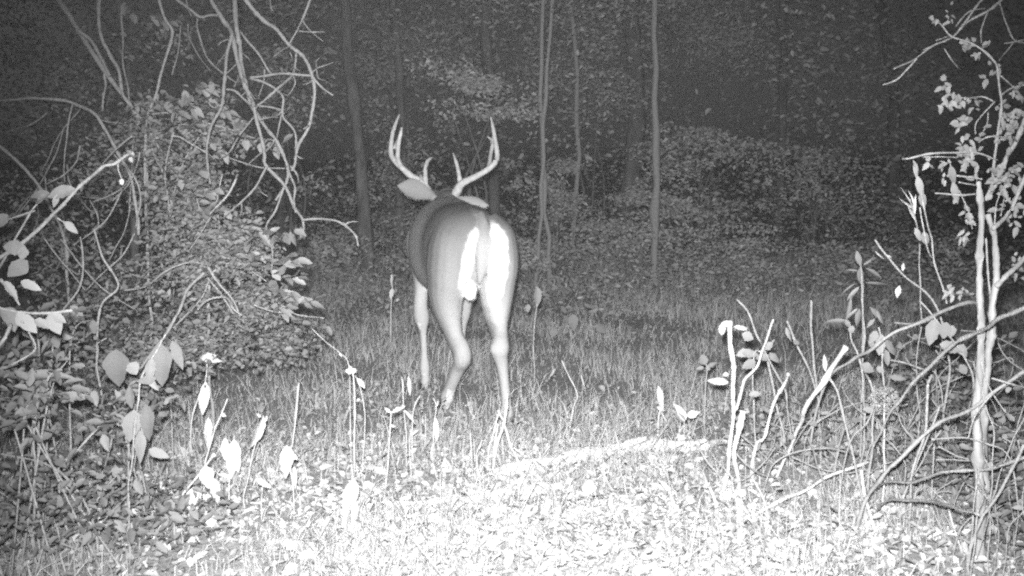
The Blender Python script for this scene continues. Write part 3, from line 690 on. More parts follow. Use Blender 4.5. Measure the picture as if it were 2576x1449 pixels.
# ------------------------------------------------------------------ left: near leafy branches and low plants
def near_left():
    r = thing('leaning_sapling', 'pale leaning sapling with a single bud close at the left edge', 'sapling', (P(-200, 1000, 3.0).x, 3.0, 0))
    branch(r, T4, [(975, -88), (930, -78), (845, -15), (750, 0), (620, 100), (500, 220), (400, 330), (320, 430), (150, 570), (0, 670), (-260, 820), (-560, 1300)], 3.0, 7, 13, 'pale', 'stem', grounded=True)
    branch(r, T4, [(340, 220), (230, 320), (100, 550), (-30, 760)], 3.05, 4, 6, 'pale', 'branch'); branch(r, T4, [(845, -15), (850, 30), (880, 100)], 2.98, 3, 2, 'pale', 'branch', drift=0)
    branch(r, T4, [(250, 320), (120, 370), (-60, 430)], 3.1, 5, 5, 'pale', 'branch')
    branch(r, T4, [(410, 370), (440, 390), (470, 410)], 3.0, 4, 3, 'pale', 'branch', drift=0)
    bb = bmesh.new(); bmesh.ops.create_icosphere(bb, subdivisions=2, radius=.0065)
    for v in bb.verts: v.co.z *= 1.25
    bmesh.ops.translate(bb, verts=bb.verts, vec=P(*tp(T4, (881, 110)), 2.98))
    me = bpy.data.meshes.new('bud'); bb.to_mesh(me); bb.free(); link('bud', me, M['white'], r)
    for a, b, w, k in (((545, 160), (330, 215), 90, 'leaf'), ((360, 190), (205, 215), 60, 'leaf'), ((330, 200), (240, 270), 40, 'leaf'), ((470, 400), (560, 480), 55, 'leaf'), ((420, 200), (380, 300), 40, 'leaf'), ((975, -80), (905, -130), 30, 'leaf'),
                       ((60, 350), (-40, 440), 90, 'leaf'), ((190, 590), (10, 580), 110, 'leaf'), ((200, 680), (50, 800), 120, 'leaf'), ((180, 580), (150, 680), 70, 'leaf'), ((940, -70), (960, -30), 30, 'leaf')):
        leaf_px(r, T4, a, b, w, 3.0, 'curled' if w < 70 else 'ovate', k, tilt=random.uniform(-.2, .6))
    r = thing('broken_stem_plant', 'drooping leafy plant under a broken level twig at the left edge', 'plant', (P(-60, 1200, 2.7).x, 2.7, 0))
    branch(r, T4, [(525, 1045), (350, 1055), (200, 1050), (0, 1012), (-150, 1010), (-260, 1500)], 2.7, 7, 7, 'pale', 'stem', grounded=True)
    branch(r, T4, [(85, 1150), (40, 1240), (-30, 1330)], 2.6, 10, 8, 'pale', 'twig'); branch(r, T4, [(150, 1130), (195, 1220), (240, 1335), (80, 1430)], 2.7, 6, 4, 'pale', 'twig')
    branch(r, T4, [(0, 805), (90, 900), (150, 1000)], 2.75, 9, 4, 'bark', 'twig')
    for a, b, w in (((0, 1040), (190, 1140), 110), ((120, 1060), (270, 1200), 110), ((60, 1040), (110, 1200), 90), ((360, 1060), (440, 1215), 110), ((380, 1070), (480, 1130), 70), ((250, 1110), (370, 1170), 70), ((30, 830), (130, 960), 60), ((150, 830), (300, 890), 70)):
        leaf_px(r, T4, a, b, w, 2.7, 'ovate', 'leaf', tilt=.4)
    # low leaves
    r = thing('broadleaf_seedling', 'low plant with flat overlapping leaves at the lower left', 'plant', (P(80, 1100, 3.4).x, 3.4, 0))
    branch(r, T5, [(420, 250), (330, 300), (250, 520), (230, 900), (240, 1200)], 3.3, 6, 8, 'bark', 'stem', grounded=True)
    for a, b, w in (((160, 300), (500, 280), 95), ((560, 320), (420, 330), 42), ((580, 225), (470, 220), 55), ((620, 440), (360, 410), 55), ((20, 250), (130, 260), 90), ((150, 400), (330, 420), 100), ((40, 480), (0, 480), 60), ((460, 180), (360, 185), 30), ((340, 390), (330, 450), 40),
                    ((190, 560), (90, 600), 60), ((240, 620), (210, 680), 40)):
        leaf_px(r, T5, a, b, w, 3.3, 'ovate', 'leaf', tilt=.9)
    r = thing('big_leaf_plant', 'upright plant with big hanging heart-shaped leaves at lower left', 'plant', (P(*tp(T5, (885, 1400)), 3.4).x, 3.4, 0))
    branch(r, T5, [(1130, 5), (1060, 120), (1000, 220), (955, 330), (940, 500), (900, 900), (885, 1050), (880, 1400)], 3.4, 5, 5, 'bark', 'stem', grounded=True, drift=.03)
    for a, b, w, dd in (((910, 520), (880, 745), 140, 0), ((990, 480), (1015, 740), 95, .02), ((950, 660), (955, 890), 80, -.03), ((880, 360), (890, 520), 60, 0), ((1090, 70), (1100, 370), 150, .03), ((1170, 50), (1240, 250), 70, .0), ((790, 110), (800, 370), 185, .08),
                        ((880, 200), (930, 280), 95, 0), ((1030, 170), (1010, 330), 70, -.03), ((1060, 310), (925, 325), 60, -.03), ((1000, 300), (1080, 390), 45, -.02), ((1010, 790), (1150, 840), 70, .05), ((860, 440), (800, 455), 30, 0)):
        leaf_px(r, T5, a, b, w, 3.4 + dd, 'ovate', 'leaf', tilt=random.uniform(-.1, .3), side=random.uniform(-.3, .3))
    def weed(label, stem, w, d, leaves, name='weed', m='dry', cat='weed', shape='ovate', T=T5):
        b = P(*tp(T, stem[-1]), d)
        r = thing(name, label, cat, (b.x, b.y, 0))
        branch(r, T, stem, d, w * .7, w, 'stem', 'stem', grounded=True, drift=.03, wob=.004)
        for a, bb, ww in leaves: leaf_px(r, T, a, bb, ww, d - .01, shape, m, tilt=random.uniform(-.2, .4), side=random.uniform(-.4, .4))
        return r
    weed('thin weed topped by one flat pale dead leaf, lower left', [(1410, 190), (1395, 330), (1310, 550), (1280, 880)], 4, gd(1170), [((1360, 160), (1505, 190), 52), ((1390, 150), (1470, 150), 40), ((1400, 330), (1370, 560), 70)])
    weed('bright forked stalk with a shrivelled upright leaf, lower left', [(1545, 445), (1500, 560), (1460, 650), (1415, 800), (1390, 900)], 5, 3.9, [((1415, 570), (1410, 790), 58), ((1500, 545), (1535, 565), 26), ((1400, 600), (1425, 640), 26)])
    weed('stalk with two broad pale drooping leaves side by side', [(1590, 700), (1570, 800), (1560, 1000), (1555, 1080)], 4, 3.9, [((1590, 720), (1570, 1000), 105), ((1530, 710), (1525, 870), 55), ((1600, 760), (1620, 960), 60)])
    weed('curled dead leaf on a leaning stalk with a notched tip', [(1790, 560), (1770, 640), (1720, 800), (1690, 960)], 4, 3.9, [((1790, 560), (1715, 830), 62), ((1770, 570), (1745, 545), 22), ((1800, 600), (1815, 560), 22)], shape='curled')
    weed('single bright teardrop leaf hanging beside a crumpled leaf', [(2030, 340), (2010, 560), (1985, 760), (1960, 800), (1990, 1050)], 4, 3.75, [((1945, 760), (1945, 995), 112), ((1985, 820), (2020, 860), 36), ((2000, 900), (2005, 1060), 34)])
    weed('leaning dead stick with two pale holed leaves hanging from it', [(1450, 825), (1350, 960), (1250, 1080), (1130, 1230), (1000, 1400)], 7, 3.55, [((1390, 900), (1420, 1060), 105), ((1320, 1040), (1310, 1235), 110), ((1440, 980), (1490, 1170), 80), ((1440, 820), (1465, 835), 26), ((1430, 1180), (1440, 1330), 90)])
    weed('short stem with one small level white leaf, bottom centre left', [(1785, 1010), (1780, 1100), (1775, 1230)], 3, 3.75, [((1740, 990), (1845, 1050), 42)])
    weed('large glaring white leaf standing upright at bottom centre', [(130, 800), (135, 930), (110, 1150), (75, 1390)], 6, 3.5, [((145, 900), (85, 1180), 105), ((110, 1000), (80, 1350), 60), ((170, 1060), (130, 1270), 60)], T=T6)
    # leaning dead sticks among them
    def stick(label, T, pix, d, w0, w1, m='pale', cat='stick', name='stick', **k):
        e = P(*tp(T, pix[-1]), d if not isinstance(d, tuple) else d[1])
        r = thing(name, label, cat, (e.x, e.y, gz(e.x, e.y)))
        branch(r, T, pix, d, w0, w1, m, 'stick_wood', grounded=True, **k)
        return r
    stick('long thin dead cane curving down across the lower left corner', T5, [(0, 820), (180, 850), (370, 930), (520, 1060), (600, 1170), (650, 1340), (660, 1420)], 3.4, 6, 7, 'bark')
    stick('short straight twig slanting above the curved cane at lower left', T5, [(665, 645), (520, 780), (380, 925)], (3.45, 3.4), 5, 6, 'bark')
    stick('short pale twig leaning by the bottom edge at lower left', T5, [(870, 1100), (780, 1200), (680, 1330)], (3.5, 3.45), 4, 6, 'pale')
    stick('thin straight upright stem behind the bright teardrop leaf', T5, [(2026, 350), (2010, 560), (1988, 740)], gd(1125), 4, 4, 'stem')
    # shadowy leaf clumps of the lower left corner
    g = np.random.default_rng(8)
    for k, (px, py, rx, ry, d, n, label) in enumerate(((60, 1000, 160, 120, 3.2, 380, 'dim leafy clump at the left edge beside the flat-leaved seedling'), (150, 1250, 220, 120, 3.3, 600, 'dark leafy clump filling the bottom left corner'), (430, 1290, 160, 90, 3.5, 420, 'low leafy clump at the bottom beside the big hanging leaves'), (330, 1030, 120, 80, 3.7, 300, 'dim leafy clump behind the big hanging leaves'), (110, 840, 120, 90, 3.6, 260, 'shadowed leafy clump below the broken level twig'))):
        c = P(px, py, d); s = d / F
        r = thing('leafy_clump', label, 'plant', (c.x, c.y, 0), 'leafy clumps of the lower left')
        q = blob(n, c, (rx * s, .3, ry * s), g)
        q = q[q[:, 2] > .02]
        for i in range(5):
            e = Vector(q[g.integers(len(q))].tolist())
            link('stem', tube_mesh('stem', [e, (e + c) / 2 - Vector((0, 0, .08)), Vector((c.x + g.normal(0, .1), c.y + g.normal(0, .08), -.03))], [.002, .003, .004], sides=5, seed=nseed()), M['bark'], r)
        for i in range(45):
            p = Vector(q[i].tolist()); leaf_at(r, p, Vector(g.normal(0, 1, 3)), g.uniform(.035, .06), g.uniform(.018, .03), Vector((g.normal(0, .4), -.6, .7)), 'ovate', 'leaf')
        tag(leaf_cloud('foliage', q[45:], np.full(len(q) - 45, .03), seed=30 + k, flat=.5, face=(0, -.4, 0), parent=r, tone=(.5, 1.1)), kind='stuff')
    return weed, stick
weed, stick = near_left()

# ------------------------------------------------------------------ centre: dry weeds in front of the deer
def centre_weeds():
    weed('tall dry weed with a flat white flower head, left of the deer', [(125, 150), (140, 200), (150, 400), (145, 700), (140, 920)], 5, gd(1212), [((120, 145), (80, 150), 34), ((125, 150), (165, 140), 40), ((120, 150), (105, 175), 30), ((170, 200), (225, 270), 36), ((115, 110), (130, 160), 24)], T=T6, name='dry_weed')
    weed('thin bowed stem just right of the white-headed weed', [(155, 180), (185, 260), (215, 400), (225, 500), (205, 800), (200, 930)], 3.5, gd(1215), [((185, 340), (165, 365), 20)], T=T6, name='dry_weed')
    weed('faint slanting stem leading down to the white-headed weed', [(-190, -190), (-60, -60), (35, 20), (110, 120), (120, 500), (130, 860)], 2.5, 4.5, [((40, 20), (60, 50), 14)], T=T6, name='dry_weed')
    weed('dry stem with a small crooked forked head left of the deer', [(405, 430), (402, 560), (382, 800), (345, 1060)], 5, gd(1262), [((400, 440), (360, 405), 26), ((405, 440), (500, 400), 24), ((400, 530), (440, 540), 20), ((480, 400), (505, 395), 26)], T=T6, name='dry_weed')
    weed('thin upright stem with a folded tip below the left foreleg', [(480, 190), (490, 300), (498, 420), (512, 620), (515, 860)], 3, gd(1190), [((500, 420), (580, 525), 20), ((485, 200), (500, 330), 14)], T=T6, name='dry_weed')
    weed('slender stem with a short angled twig under the left foreleg', [(615, 325), (570, 410), (555, 560), (560, 800)], 4, gd(1170), [((525, 180), (545, 330), 24), ((540, 600), (600, 560), 20)], T=T6, name='dry_weed')
    weed('short straight pale stick standing left of the fork', [(962, 585), (968, 680), (985, 885)], 5, gd(1197), [((985, 800), (960, 820), 14)], T=T6, name='dry_weed')
    weed('thin kinked stem beside the short straight pale stick', [(1048, 632), (1012, 720), (1010, 800), (1030, 945)], 4, gd(1218), [((1020, 700), (1040, 660), 14)], T=T6, name='dry_weed')
    weed('dry strap leaf hanging by the left hind foot', [(700, 335), (722, 400), (705, 560), (695, 800)], 4, gd(1166), [((715, 470), (738, 660), 40), ((705, 650), (688, 800), 32), ((725, 400), (740, 350), 18)], T=T6, name='dry_weed', shape='narrow')
    weed('single thin stem between the strap leaf and the crooked head', [(545, 560), (540, 700), (546, 900)], 3.5, gd(1202), [((548, 880), (530, 910), 14)], T=T6, name='dry_weed')
    weed('pair of crossing thin stems right of the hind legs', [(1608, 75), (1660, 190), (1715, 320), (1690, 400), (1640, 600)], 4, gd(1095), [((1740, 170), (1775, 320), 14), ((1560, 130), (1500, 220), 14)], T=T6, name='dry_weed', shape='narrow')
    weed('thick pale seed stalk standing right of the deer at the clearing edge', [(2280, 255), (2300, 400), (2285, 480), (2278, 620)], 6, gd(1100), [((2285, 250), (2315, 440), 44), ((2270, 400), (2330, 430), 24), ((2295, 420), (2395, 590), 14)], T=T6, name='seed_stalk')
    weed('thin leaning pair of stems behind the log stub', [(2045, 385), (2070, 500), (2095, 600)], 3.5, gd(1098), [((2150, 440), (2050, 590), 10), ((2035, 520), (2025, 620), 26)], T=T6, name='dry_weed', shape='narrow')
    weed('small upright seed stalk in the dark left of the deer', [(670, 775), (678, 850), (672, 920), (668, 1040), (665, 1200)], 4, 7.2, [((676, 770), (672, 860), 18), ((680, 860), (665, 930), 30), ((700, 940), (720, 920), 16)], T=T9, name='seed_stalk')
    weed('pale hanging leaf on a thin stem right of the rump', [(945, 230), (960, 260), (955, 350), (940, 440), (935, 520)], 2.5, 6.0, [((955, 228), (958, 360), 52), ((895, 335), (900, 390), 36)], T=T2, name='leafy_weed', m='leaf')
    weed('two pale leaves drooping from a thin stem right of centre', [(1310, 955), (1305, 1000), (1300, 1160), (1298, 1300)], 2.5, 7.2, [((1300, 950), (1292, 1050), 40), ((1315, 950), (1345, 1035), 36)], T=(.427, 1257.7, 419.3), name='leafy_weed', m='leaf')
    weed('cluster of small pale leaves in the grass right of the hind legs', [(1420, 800), (1432, 830), (1440, 880), (1440, 930)], 2, 7.3, [((1440, 790), (1445, 835), 26), ((1425, 795), (1430, 815), 14), ((1500, 815), (1525, 840), 22), ((1468, 765), (1490, 775), 10), ((1400, 830), (1385, 850), 14), ((1460, 850), (1470, 880), 14), ((1412, 770), (1425, 790), 12)], T=T0, name='leafy_weed', m='leaf')
    # forked stick in front of the right hind foot
    b = P(*tp(T6, (1110, 860)), gd(1188))
    r = thing('forked_stick', 'pale forked stick standing before the right hind leg', 'stick', (b.x, b.y, 0))
    d = gd(1188)
    branch(r, T6, [(1216, 295), (1222, 400), (1190, 540), (1150, 680), (1110, 870)], d, 6, 9, 'white', 'stem', grounded=True, drift=.02)
    branch(r, T6, [(1200, 530), (1245, 660), (1295, 760), (1340, 860)], d - .02, 8, 5, 'white', 'prong', grounded=True, drift=.02); branch(r, T6, [(1165, 425), (1140, 510), (1105, 640), (1090, 700)], d + .03, 6, 5, 'white', 'prong', drift=.02, grounded=True)
    branch(r, T6, [(1165, 430), (1180, 470), (1195, 500)], d, 6, 6, 'white', 'prong', drift=0); branch(r, T6, [(1265, 685), (1310, 715), (1355, 755)], d, 6, 5, 'white', 'prong', drift=0); branch(r, T6, [(1160, 520), (1150, 600), (1115, 780)], d - .01, 6, 6, 'white', 'prong', drift=0)
    # leaves standing in the glare
    for k, (a, b2, w, dd, label) in enumerate((((1800, 1010), (1800, 925), 105, 3.85, 'rounded glaring white leaf lying just in front of the log'), ((800, 870), (790, 780), 75, 4.35, 'crumpled pale leaf on the ground below the left hind leg'), ((1430, 770), (1420, 680), 46, 4.6, 'small crumpled leaf right of the forked stick'), ((2470, 500), (2425, 390), 60, 4.55, 'big crumpled pale leaf by the white stub'), ((1740, 580), (1690, 555), 34, 5.0, 'tiny bright leaf in the grass right of the hind legs'))):
        A, B = P(*tp(T6, a), dd), P(*tp(T6, b2), dd)
        o = leaf_at(thing('fallen_leaf', label, 'leaf', (A.x, A.y, gz(A.x, A.y))), A, B - A, (B - A).length * 1.1, w * .358 * dd / F, Vector((.1, -.8, .6)), 'curled', 'dry', 'leaf_blade')
        if k == 3: leaf_at(o.parent, A + Vector((.01, 0, .02)), Vector((.8, .1, .3)), .06, .035, Vector((.3, -.7, .5)), 'curled', 'dry', 'leaf_blade'); leaf_at(o.parent, A, Vector((-.6, -.2, .5)), .055, .03, Vector((-.3, -.7, .3)), 'curled', 'leaf', 'leaf_blade')
        link('leaf_stalk', tube_mesh('leaf_stalk', [A + (B - A) * .1, Vector((A.x, A.y, gz(A.x, A.y) - .01))], [.002, .002], sides=5, smoothed=False), M['stem'], o.parent)
centre_weeds()

# ------------------------------------------------------------------ right: sapling, sticks, brambles
def right_side():
    r = thing('forked_sapling', 'pale twin-stemmed sapling with broken top at the right edge', 'sapling', (P(*tp(T7, (1785, 1449)), 3.3).x, 3.3, 0))
    B = lambda T, pix, d, w0, w1, m='pale', n='branch', **k: branch(r, T, pix, d, w0, w1, m, n, **k)
    B(T8, [(748, 880), (756, 940), (758, 1100), (752, 1300), (756, 1449), (762, 1560), (758, 1700), (746, 1850), (742, 2060), (748, 2290), (756, 2440), (748, 2640), (740, 2900)], 3.3, 13, 30, m='sapling', n='stem', grounded=True, drift=.01)
    B(T8, [(790, 1036), (805, 1090), (822, 1150), (836, 1260), (832, 1380), (815, 1500), (806, 1620), (786, 1730), (775, 1850), (774, 2060), (770, 2290), (770, 2440), (762, 2640), (760, 2900)], 3.32, 13, 30, m='sapling', n='stem', grounded=True, drift=.01)
    B(T8, [(785, 1150), (790, 1280), (800, 1380), (815, 1460)], 3.34, 5, 5, drift=.01)
    B(T8, [(822, 1110), (900, 1000), (975, 850), (1040, 700)], 3.32, 11, 9); B(T8, [(838, 1390), (900, 1320), (970, 1245), (1060, 1150)], 3.32, 14, 12)
    B(T8, [(768, 990), (810, 910), (830, 780), (845, 600), (848, 450), (845, 350), (820, 290), (720, 210), (620, 170), (560, 115), (525, 95)], 3.4, 8, 3)
    B(T8, [(820, 1090), (840, 980), (870, 900)], 3.35, 4, 2); B(T8, [(850, 1040), (870, 980), (880, 950)], 3.35, 3, 2); B(T8, [(848, 460), (900, 420), (985, 395)], 3.45, 5, 4)
    B(T8, [(820, 490), (760, 470), (680, 470), (610, 455)], 3.4, 4, 2); B(T8, [(825, 490), (740, 590), (735, 650)], 3.4, 4, 2); B(T8, [(790, 540), (785, 600), (755, 660)], 3.4, 3, 2)
    B(T8, [(985, 540), (930, 680), (880, 760), (840, 880), (790, 960)], 3.5, 13, 9, m='bark'); B(T8, [(750, 690), (800, 670), (880, 670), (920, 690)], 3.45, 4, 3); B(T8, [(848, 360), (880, 385), (915, 420)], 3.45, 4, 4)
    B(T8, [(385, 770), (430, 768), (520, 745), (620, 740), (740, 742), (840, 770)], 3.35, 5, 4); B(T8, [(470, 760), (560, 757), (640, 760)], 3.35, 3, 2, m='bark'); B(T8, [(535, 930), (640, 933), (752, 930)], 3.35, 4, 5)
    B(T8, [(640, 850), (700, 860), (760, 868)], 3.35, 4, 4); B(T8, [(650, 885), (720, 895), (750, 900)], 3.35, 3.4, 3.4)
    B(T8, [(430, 775), (450, 860), (470, 930), (485, 1005), (500, 1080), (520, 1150), (540, 1290), (580, 1400), (595, 1470)], 3.4, 4, 4); B(T8, [(460, 1000), (465, 1080), (490, 1190), (520, 1240)], 3.4, 3, 3, m='bark')
    B(T8, [(600, 770), (630, 880), (640, 980)], 3.4, 3, 2); B(T8, [(655, 920), (690, 1010), (710, 1110)], 3.4, 3, 2)
    # leaves of its twigs
    r_ = random.Random(6)
    def tuft(cx, cy, rx, ry, n, s, mk='leaf', d=3.4):
        for _ in range(n):
            a = (cx + r_.gauss(0, rx * .55), cy + r_.gauss(0, ry * .55)); an = r_.uniform(0, 6.28); L = s * r_.uniform(.7, 1.3)
            leaf_px(r, T8, a, (a[0] + L * math.cos(an), a[1] + L * math.sin(an) + L * .25), L * r_.uniform(.4, .6), d + r_.uniform(-.06, .06), 'ovate', mk, tilt=r_.uniform(-.3, .9), side=r_.uniform(-.6, .6))
    tuft(600, 470, 50, 50, 22, 34); tuft(690, 480, 60, 20, 10, 30); tuft(730, 525, 20, 12, 3, 30); tuft(575, 395, 12, 12, 2, 42); tuft(670, 590, 22, 34, 9, 44); tuft(705, 730, 55, 90, 44, 36); tuft(785, 380, 22, 12, 4, 30)
    tuft(900, 560, 60, 50, 30, 34); tuft(870, 650, 60, 60, 18, 34); tuft(870, 850, 90, 70, 46, 40); tuft(900, 1000, 60, 90, 22, 40); tuft(690, 205, 50, 20, 12, 28); tuft(745, 258, 20, 20, 6, 28); tuft(600, 80, 25, 40, 10, 24); tuft(535, 90, 14, 24, 5, 24)
    tuft(795, 210, 10, 12, 3, 26); tuft(845, 330, 24, 30, 8, 26); tuft(510, 800, 14, 20, 4, 34); tuft(575, 790, 26, 16, 6, 30); tuft(585, 860, 16, 14, 4, 30); tuft(930, 450, 30, 30, 10, 34); tuft(690, 1060, 30, 50, 12, 34); tuft(680, 1145, 36, 10, 6, 30); tuft(660, 1420, 40, 20, 8, 34); tuft(930, 1290, 40, 60, 12, 36); tuft(590, 1400, 20, 24, 6, 34)
    for a, b, w in (((438, 780), (450, 870), 22), ((450, 850), (478, 960), 34), ((470, 930), (485, 1010), 36), ((612, 800), (630, 900), 34), ((622, 880), (648, 990), 34), ((480, 1120), (500, 1190), 38), ((440, 1100), (470, 1170), 26), ((640, 960), (625, 985), 20)):
        leaf_px(r, T8, a, b, w, 3.38, 'curled', 'leaf', tilt=.1)
    # branch reaching in from beyond the right edge
    r = thing('reaching_branch_tree', 'thin bare branches reaching in at the top right corner', 'tree', (3.5, 3.4, 0))
    link('trunk', tube_mesh('trunk', [(3.5, 3.4, -.1), (3.45, 3.4, 1.0), (3.3, 3.35, 2.0), (2.1, 3.3, 2.6)], [.05, .045, .035, .02], sides=9, seed=8), M['trunk'], r)
    B = lambda pix, w0, w1, **k: branch(r, T8, pix, 4.0, w0, w1, 'bark', 'branch', **k)
    B([(900, -30), (860, 0), (780, 60), (680, 115), (620, 180), (540, 220), (440, 280), (340, 333)], 9, 3, pre=[Vector((3.35, 3.36, 1.9))]); B([(440, 280), (400, 330), (350, 385), (282, 411)], 5, 3)
    B([(790, -30), (700, 80), (660, 130)], 7, 5, pre=[Vector((2.95, 4.1, 2.4))]); B([(850, 20), (870, 100), (915, 190), (985, 207)], 4, 4); B([(790, 60), (755, 150), (760, 215)], 4, 3); B([(540, 195), (600, 170), (620, 175)], 3, 3); B([(480, 238), (540, 210), (590, 200)], 3, 3); B([(580, 230), (620, 290), (652, 335)], 3, 2)
    B([(640, 130), (700, 60), (780, 40)], 4, 2); B([(865, 208), (920, 205), (985, 195)], 4, 3); B([(920, 200), (870, 260), (840, 290)], 3, 2)
    # standing stubs and leaning sticks
    b = P(*tp(T7, (265, 1200)), 3.95)
    r = thing('broken_stalk', 'thick glaring white broken stalk with a curled top, right of centre', 'stalk', (b.x, b.y, 0))
    B = lambda pix, d, w0, w1, m='white', n='stalk', **k: branch(r, T7, pix, d, w0, w1, m, n, drift=.02, **k)
    B([(322, 128), (335, 280), (343, 420), (350, 580), (356, 680), (335, 830), (315, 980), (290, 1100), (262, 1200)], 3.95, 13, 9, grounded=True)
    B([(395, 650), (375, 780), (352, 880), (365, 1000), (378, 1090), (385, 1200)], 3.97, 18, 6, n='splinter', grounded=True); B([(365, 640), (395, 560), (425, 470), (490, 400), (520, 290), (592, 118)], 3.95, 8, 5, n='side_branch')
    for a, b2, w in (((330, 135), (265, 150), 44), ((285, 145), (280, 212), 44), ((320, 435), (285, 440), 30), ((320, 485), (200, 465), 40), ((280, 470), (230, 490), 36), ((350, 160), (440, 165), 28)): leaf_px(r, T7, a, b2, w, 3.93, 'curled', 'dry', tilt=.4)
    def rs(label, pix, d, w0, w1, m='pale', name='stick', cat='stick', **k): return stick(label, T7, pix, d, w0, w1, m, cat, name, **k)
    q = rs('straight bright cut stick leaning to the right, snapped at its top', [(1008, 278), (900, 440), (780, 640), (740, 730), (680, 870), (575, 1090)], (3.75, 4.25), 14, 8, 'white', drift=.02)
    leaf_px(q, T7, (890, 420), (882, 320), 26, 3.85, 'narrow', 'dry'); 
    rs('shorter pale stick leaning beside the snapped bright stick', [(668, 430), (640, 500), (590, 610), (535, 800), (490, 835), (470, 950), (445, 1170)], (3.85, 4.1), 7, 9, 'white', drift=.03)
    rs('dark crossing twig leaning left behind the curled white stalk', [(365, -5), (430, 70), (500, 230), (530, 300), (620, 470), (660, 600), (700, 900)], (4.0, 4.2), 5, 4, 'pale')
    rs('long pale branch slanting from the sapling down to the snapped stick', [(1795, 45), (1740, 12), (1600, 55), (1450, 130), (1320, 180), (1200, 260), (1080, 340), (940, 420), (850, 600), (780, 1000)], (3.35, 4.1), 9, 7, 'pale')
    rs('lower parallel cane slanting down from behind the sapling', [(2070, 30), (1900, 125), (1790, 190), (1650, 260), (1500, 380), (1350, 560), (1250, 700), (1180, 840), (1120, 1050)], (2.9, 3.9), 10, 6, 'bark')
    rs('thin curving cane below the snapped stick, bending right', [(915, 455), (960, 540), (1000, 720), (1050, 900), (1075, 1050), (1110, 1180), (1120, 1250)], (3.8, 3.7), 6, 7, 'pale')
    rs('upright cane crossing the round pale leaf on the right', [(1130, 430), (1165, 480), (1180, 620), (1160, 800), (1140, 1100), (1130, 1180)], (3.8, 3.7), 5, 7, 'pale')
    rs('long cane rising from the bottom towards the right edge behind the sapling', [(2070, 420), (1900, 520), (1750, 630), (1600, 700), (1480, 790), (1330, 920), (1220, 1040), (1130, 1170), (1045, 1330)], (3.2, 3.6), 9, 11, 'pale')
    rs('short pale stick crossing the cane bases at bottom right', [(1100, 1000), (1120, 1100), (1140, 1200), (1192, 1375)], 3.6, 9, 8, 'white', drift=.02)
    rs('long low cane arching up from the bottom edge on the right', [(1140, 945), (1040, 985), (900, 1040), (740, 1140), (560, 1210), (420, 1300), (320, 1415)], (3.9, 3.6), 9, 8, 'white')
    rs('thin upright bent stem at the bottom right of the glare', [(215, 1100), (240, 1180), (255, 1260), (265, 1420)], 3.65, 8, 10, 'white', drift=.02)
    rs('thin bright twig slanting between the white stalk and the low cane', [(155, 880), (200, 960), (270, 1050), (300, 1150)], 3.95, 5, 4, 'pale', drift=.02)
    rs('tall faint weed stem standing behind the snapped stick', [(805, 5), (803, 120), (820, 350), (840, 490), (850, 700)], 4.6, 6, 6, 'bark', name='bare_weed', cat='weed')
    rs('faint thin vertical stem at the right among drooping leaves', [(1112, -120), (1110, 100), (1105, 280), (1110, 500)], 4.4, 4, 4, 'bark', name='bare_weed', cat='weed')
    rs('pair of faint straight stems slanting right of the curled white stalk', [(540, 330), (590, 540), (630, 720), (660, 900)], 4.4, 6, 6, 'bark')
    rs('slanting dark twig across the top of the right brambles', [(660, 120), (700, 220), (760, 350), (830, 520), (860, 760)], 4.4, 5, 5, 'bark')
    rs('curved cane lying low behind the sapling foot', [(1790, 1265), (1620, 1210), (1450, 1180), (1230, 1190), (1180, 1260)], (2.9, 3.7), 7, 7, 'bark')
    rs('bent cane crossing behind the sapling low at the right edge', [(2070, 920), (1850, 985), (1560, 1020), (1400, 1070), (1240, 1076), (1180, 1140)], (3.0, 3.8), 8, 6, 'bark')
    rs('stout twig rising to the right edge beyond the sapling', [(2065, 850), (1960, 1020), (1890, 1150), (1800, 1300)], (3.0, 3.1), 8, 8, 'pale')
    rs('thin upright twig with a forked tip left of the sapling', [(1525, 440), (1490, 500), (1490, 560), (1470, 750), (1400, 1050), (1380, 1380)], (3.5, 3.5), 8, 6, 'bark')
    rs('slim twig leaning right beside the fork-tipped twig', [(1560, 620), (1520, 720), (1470, 850), (1390, 1060)], (3.6, 3.6), 6, 5, 'bark')
    rs('thin stem curving down through the middle of the right brambles', [(790, 790), (850, 1000), (900, 1200), (940, 1430)], (3.9, 3.4), 5, 5, 'pale')
    rs('slender twig rising from the low cane towards the curving canes', [(1000, 740), (970, 860), (945, 1010)], (4.0, 3.95), 6, 5, 'pale')
    rs('bright slanting twig near the bottom, right of the bent stem', [(460, 1050), (520, 1160), (560, 1330), (575, 1420)], (3.7, 3.6), 5, 5, 'white')
    # brambles: one tangle of thin canes and leaves
    r_ = random.Random(31); g = np.random.default_rng(31)
    for k, (x0, x1, y0, y1, dm, nc, nl, label) in enumerate(((1150, 1750, 600, 1250, 3.9, 34, 50, 'tangle of thin bramble canes left of the sapling foot'), (1750, 2100, 500, 1400, 3.3, 30, 40, 'dim bramble tangle in the bottom right corner beyond the sapling'), (450, 1150, 550, 1200, 4.3, 22, 80, 'pale leafy bramble between the white stalk and the curving canes'), (1250, 2000, 150, 700, 4.5, 20, 40, 'dark bramble behind the slanting canes at right'))):
        c = P(*tp(T7, ((x0 + x1) / 2, y1)), dm)
        r = thing('bramble', label, 'bramble', (c.x, c.y, 0), 'brambles at the right')
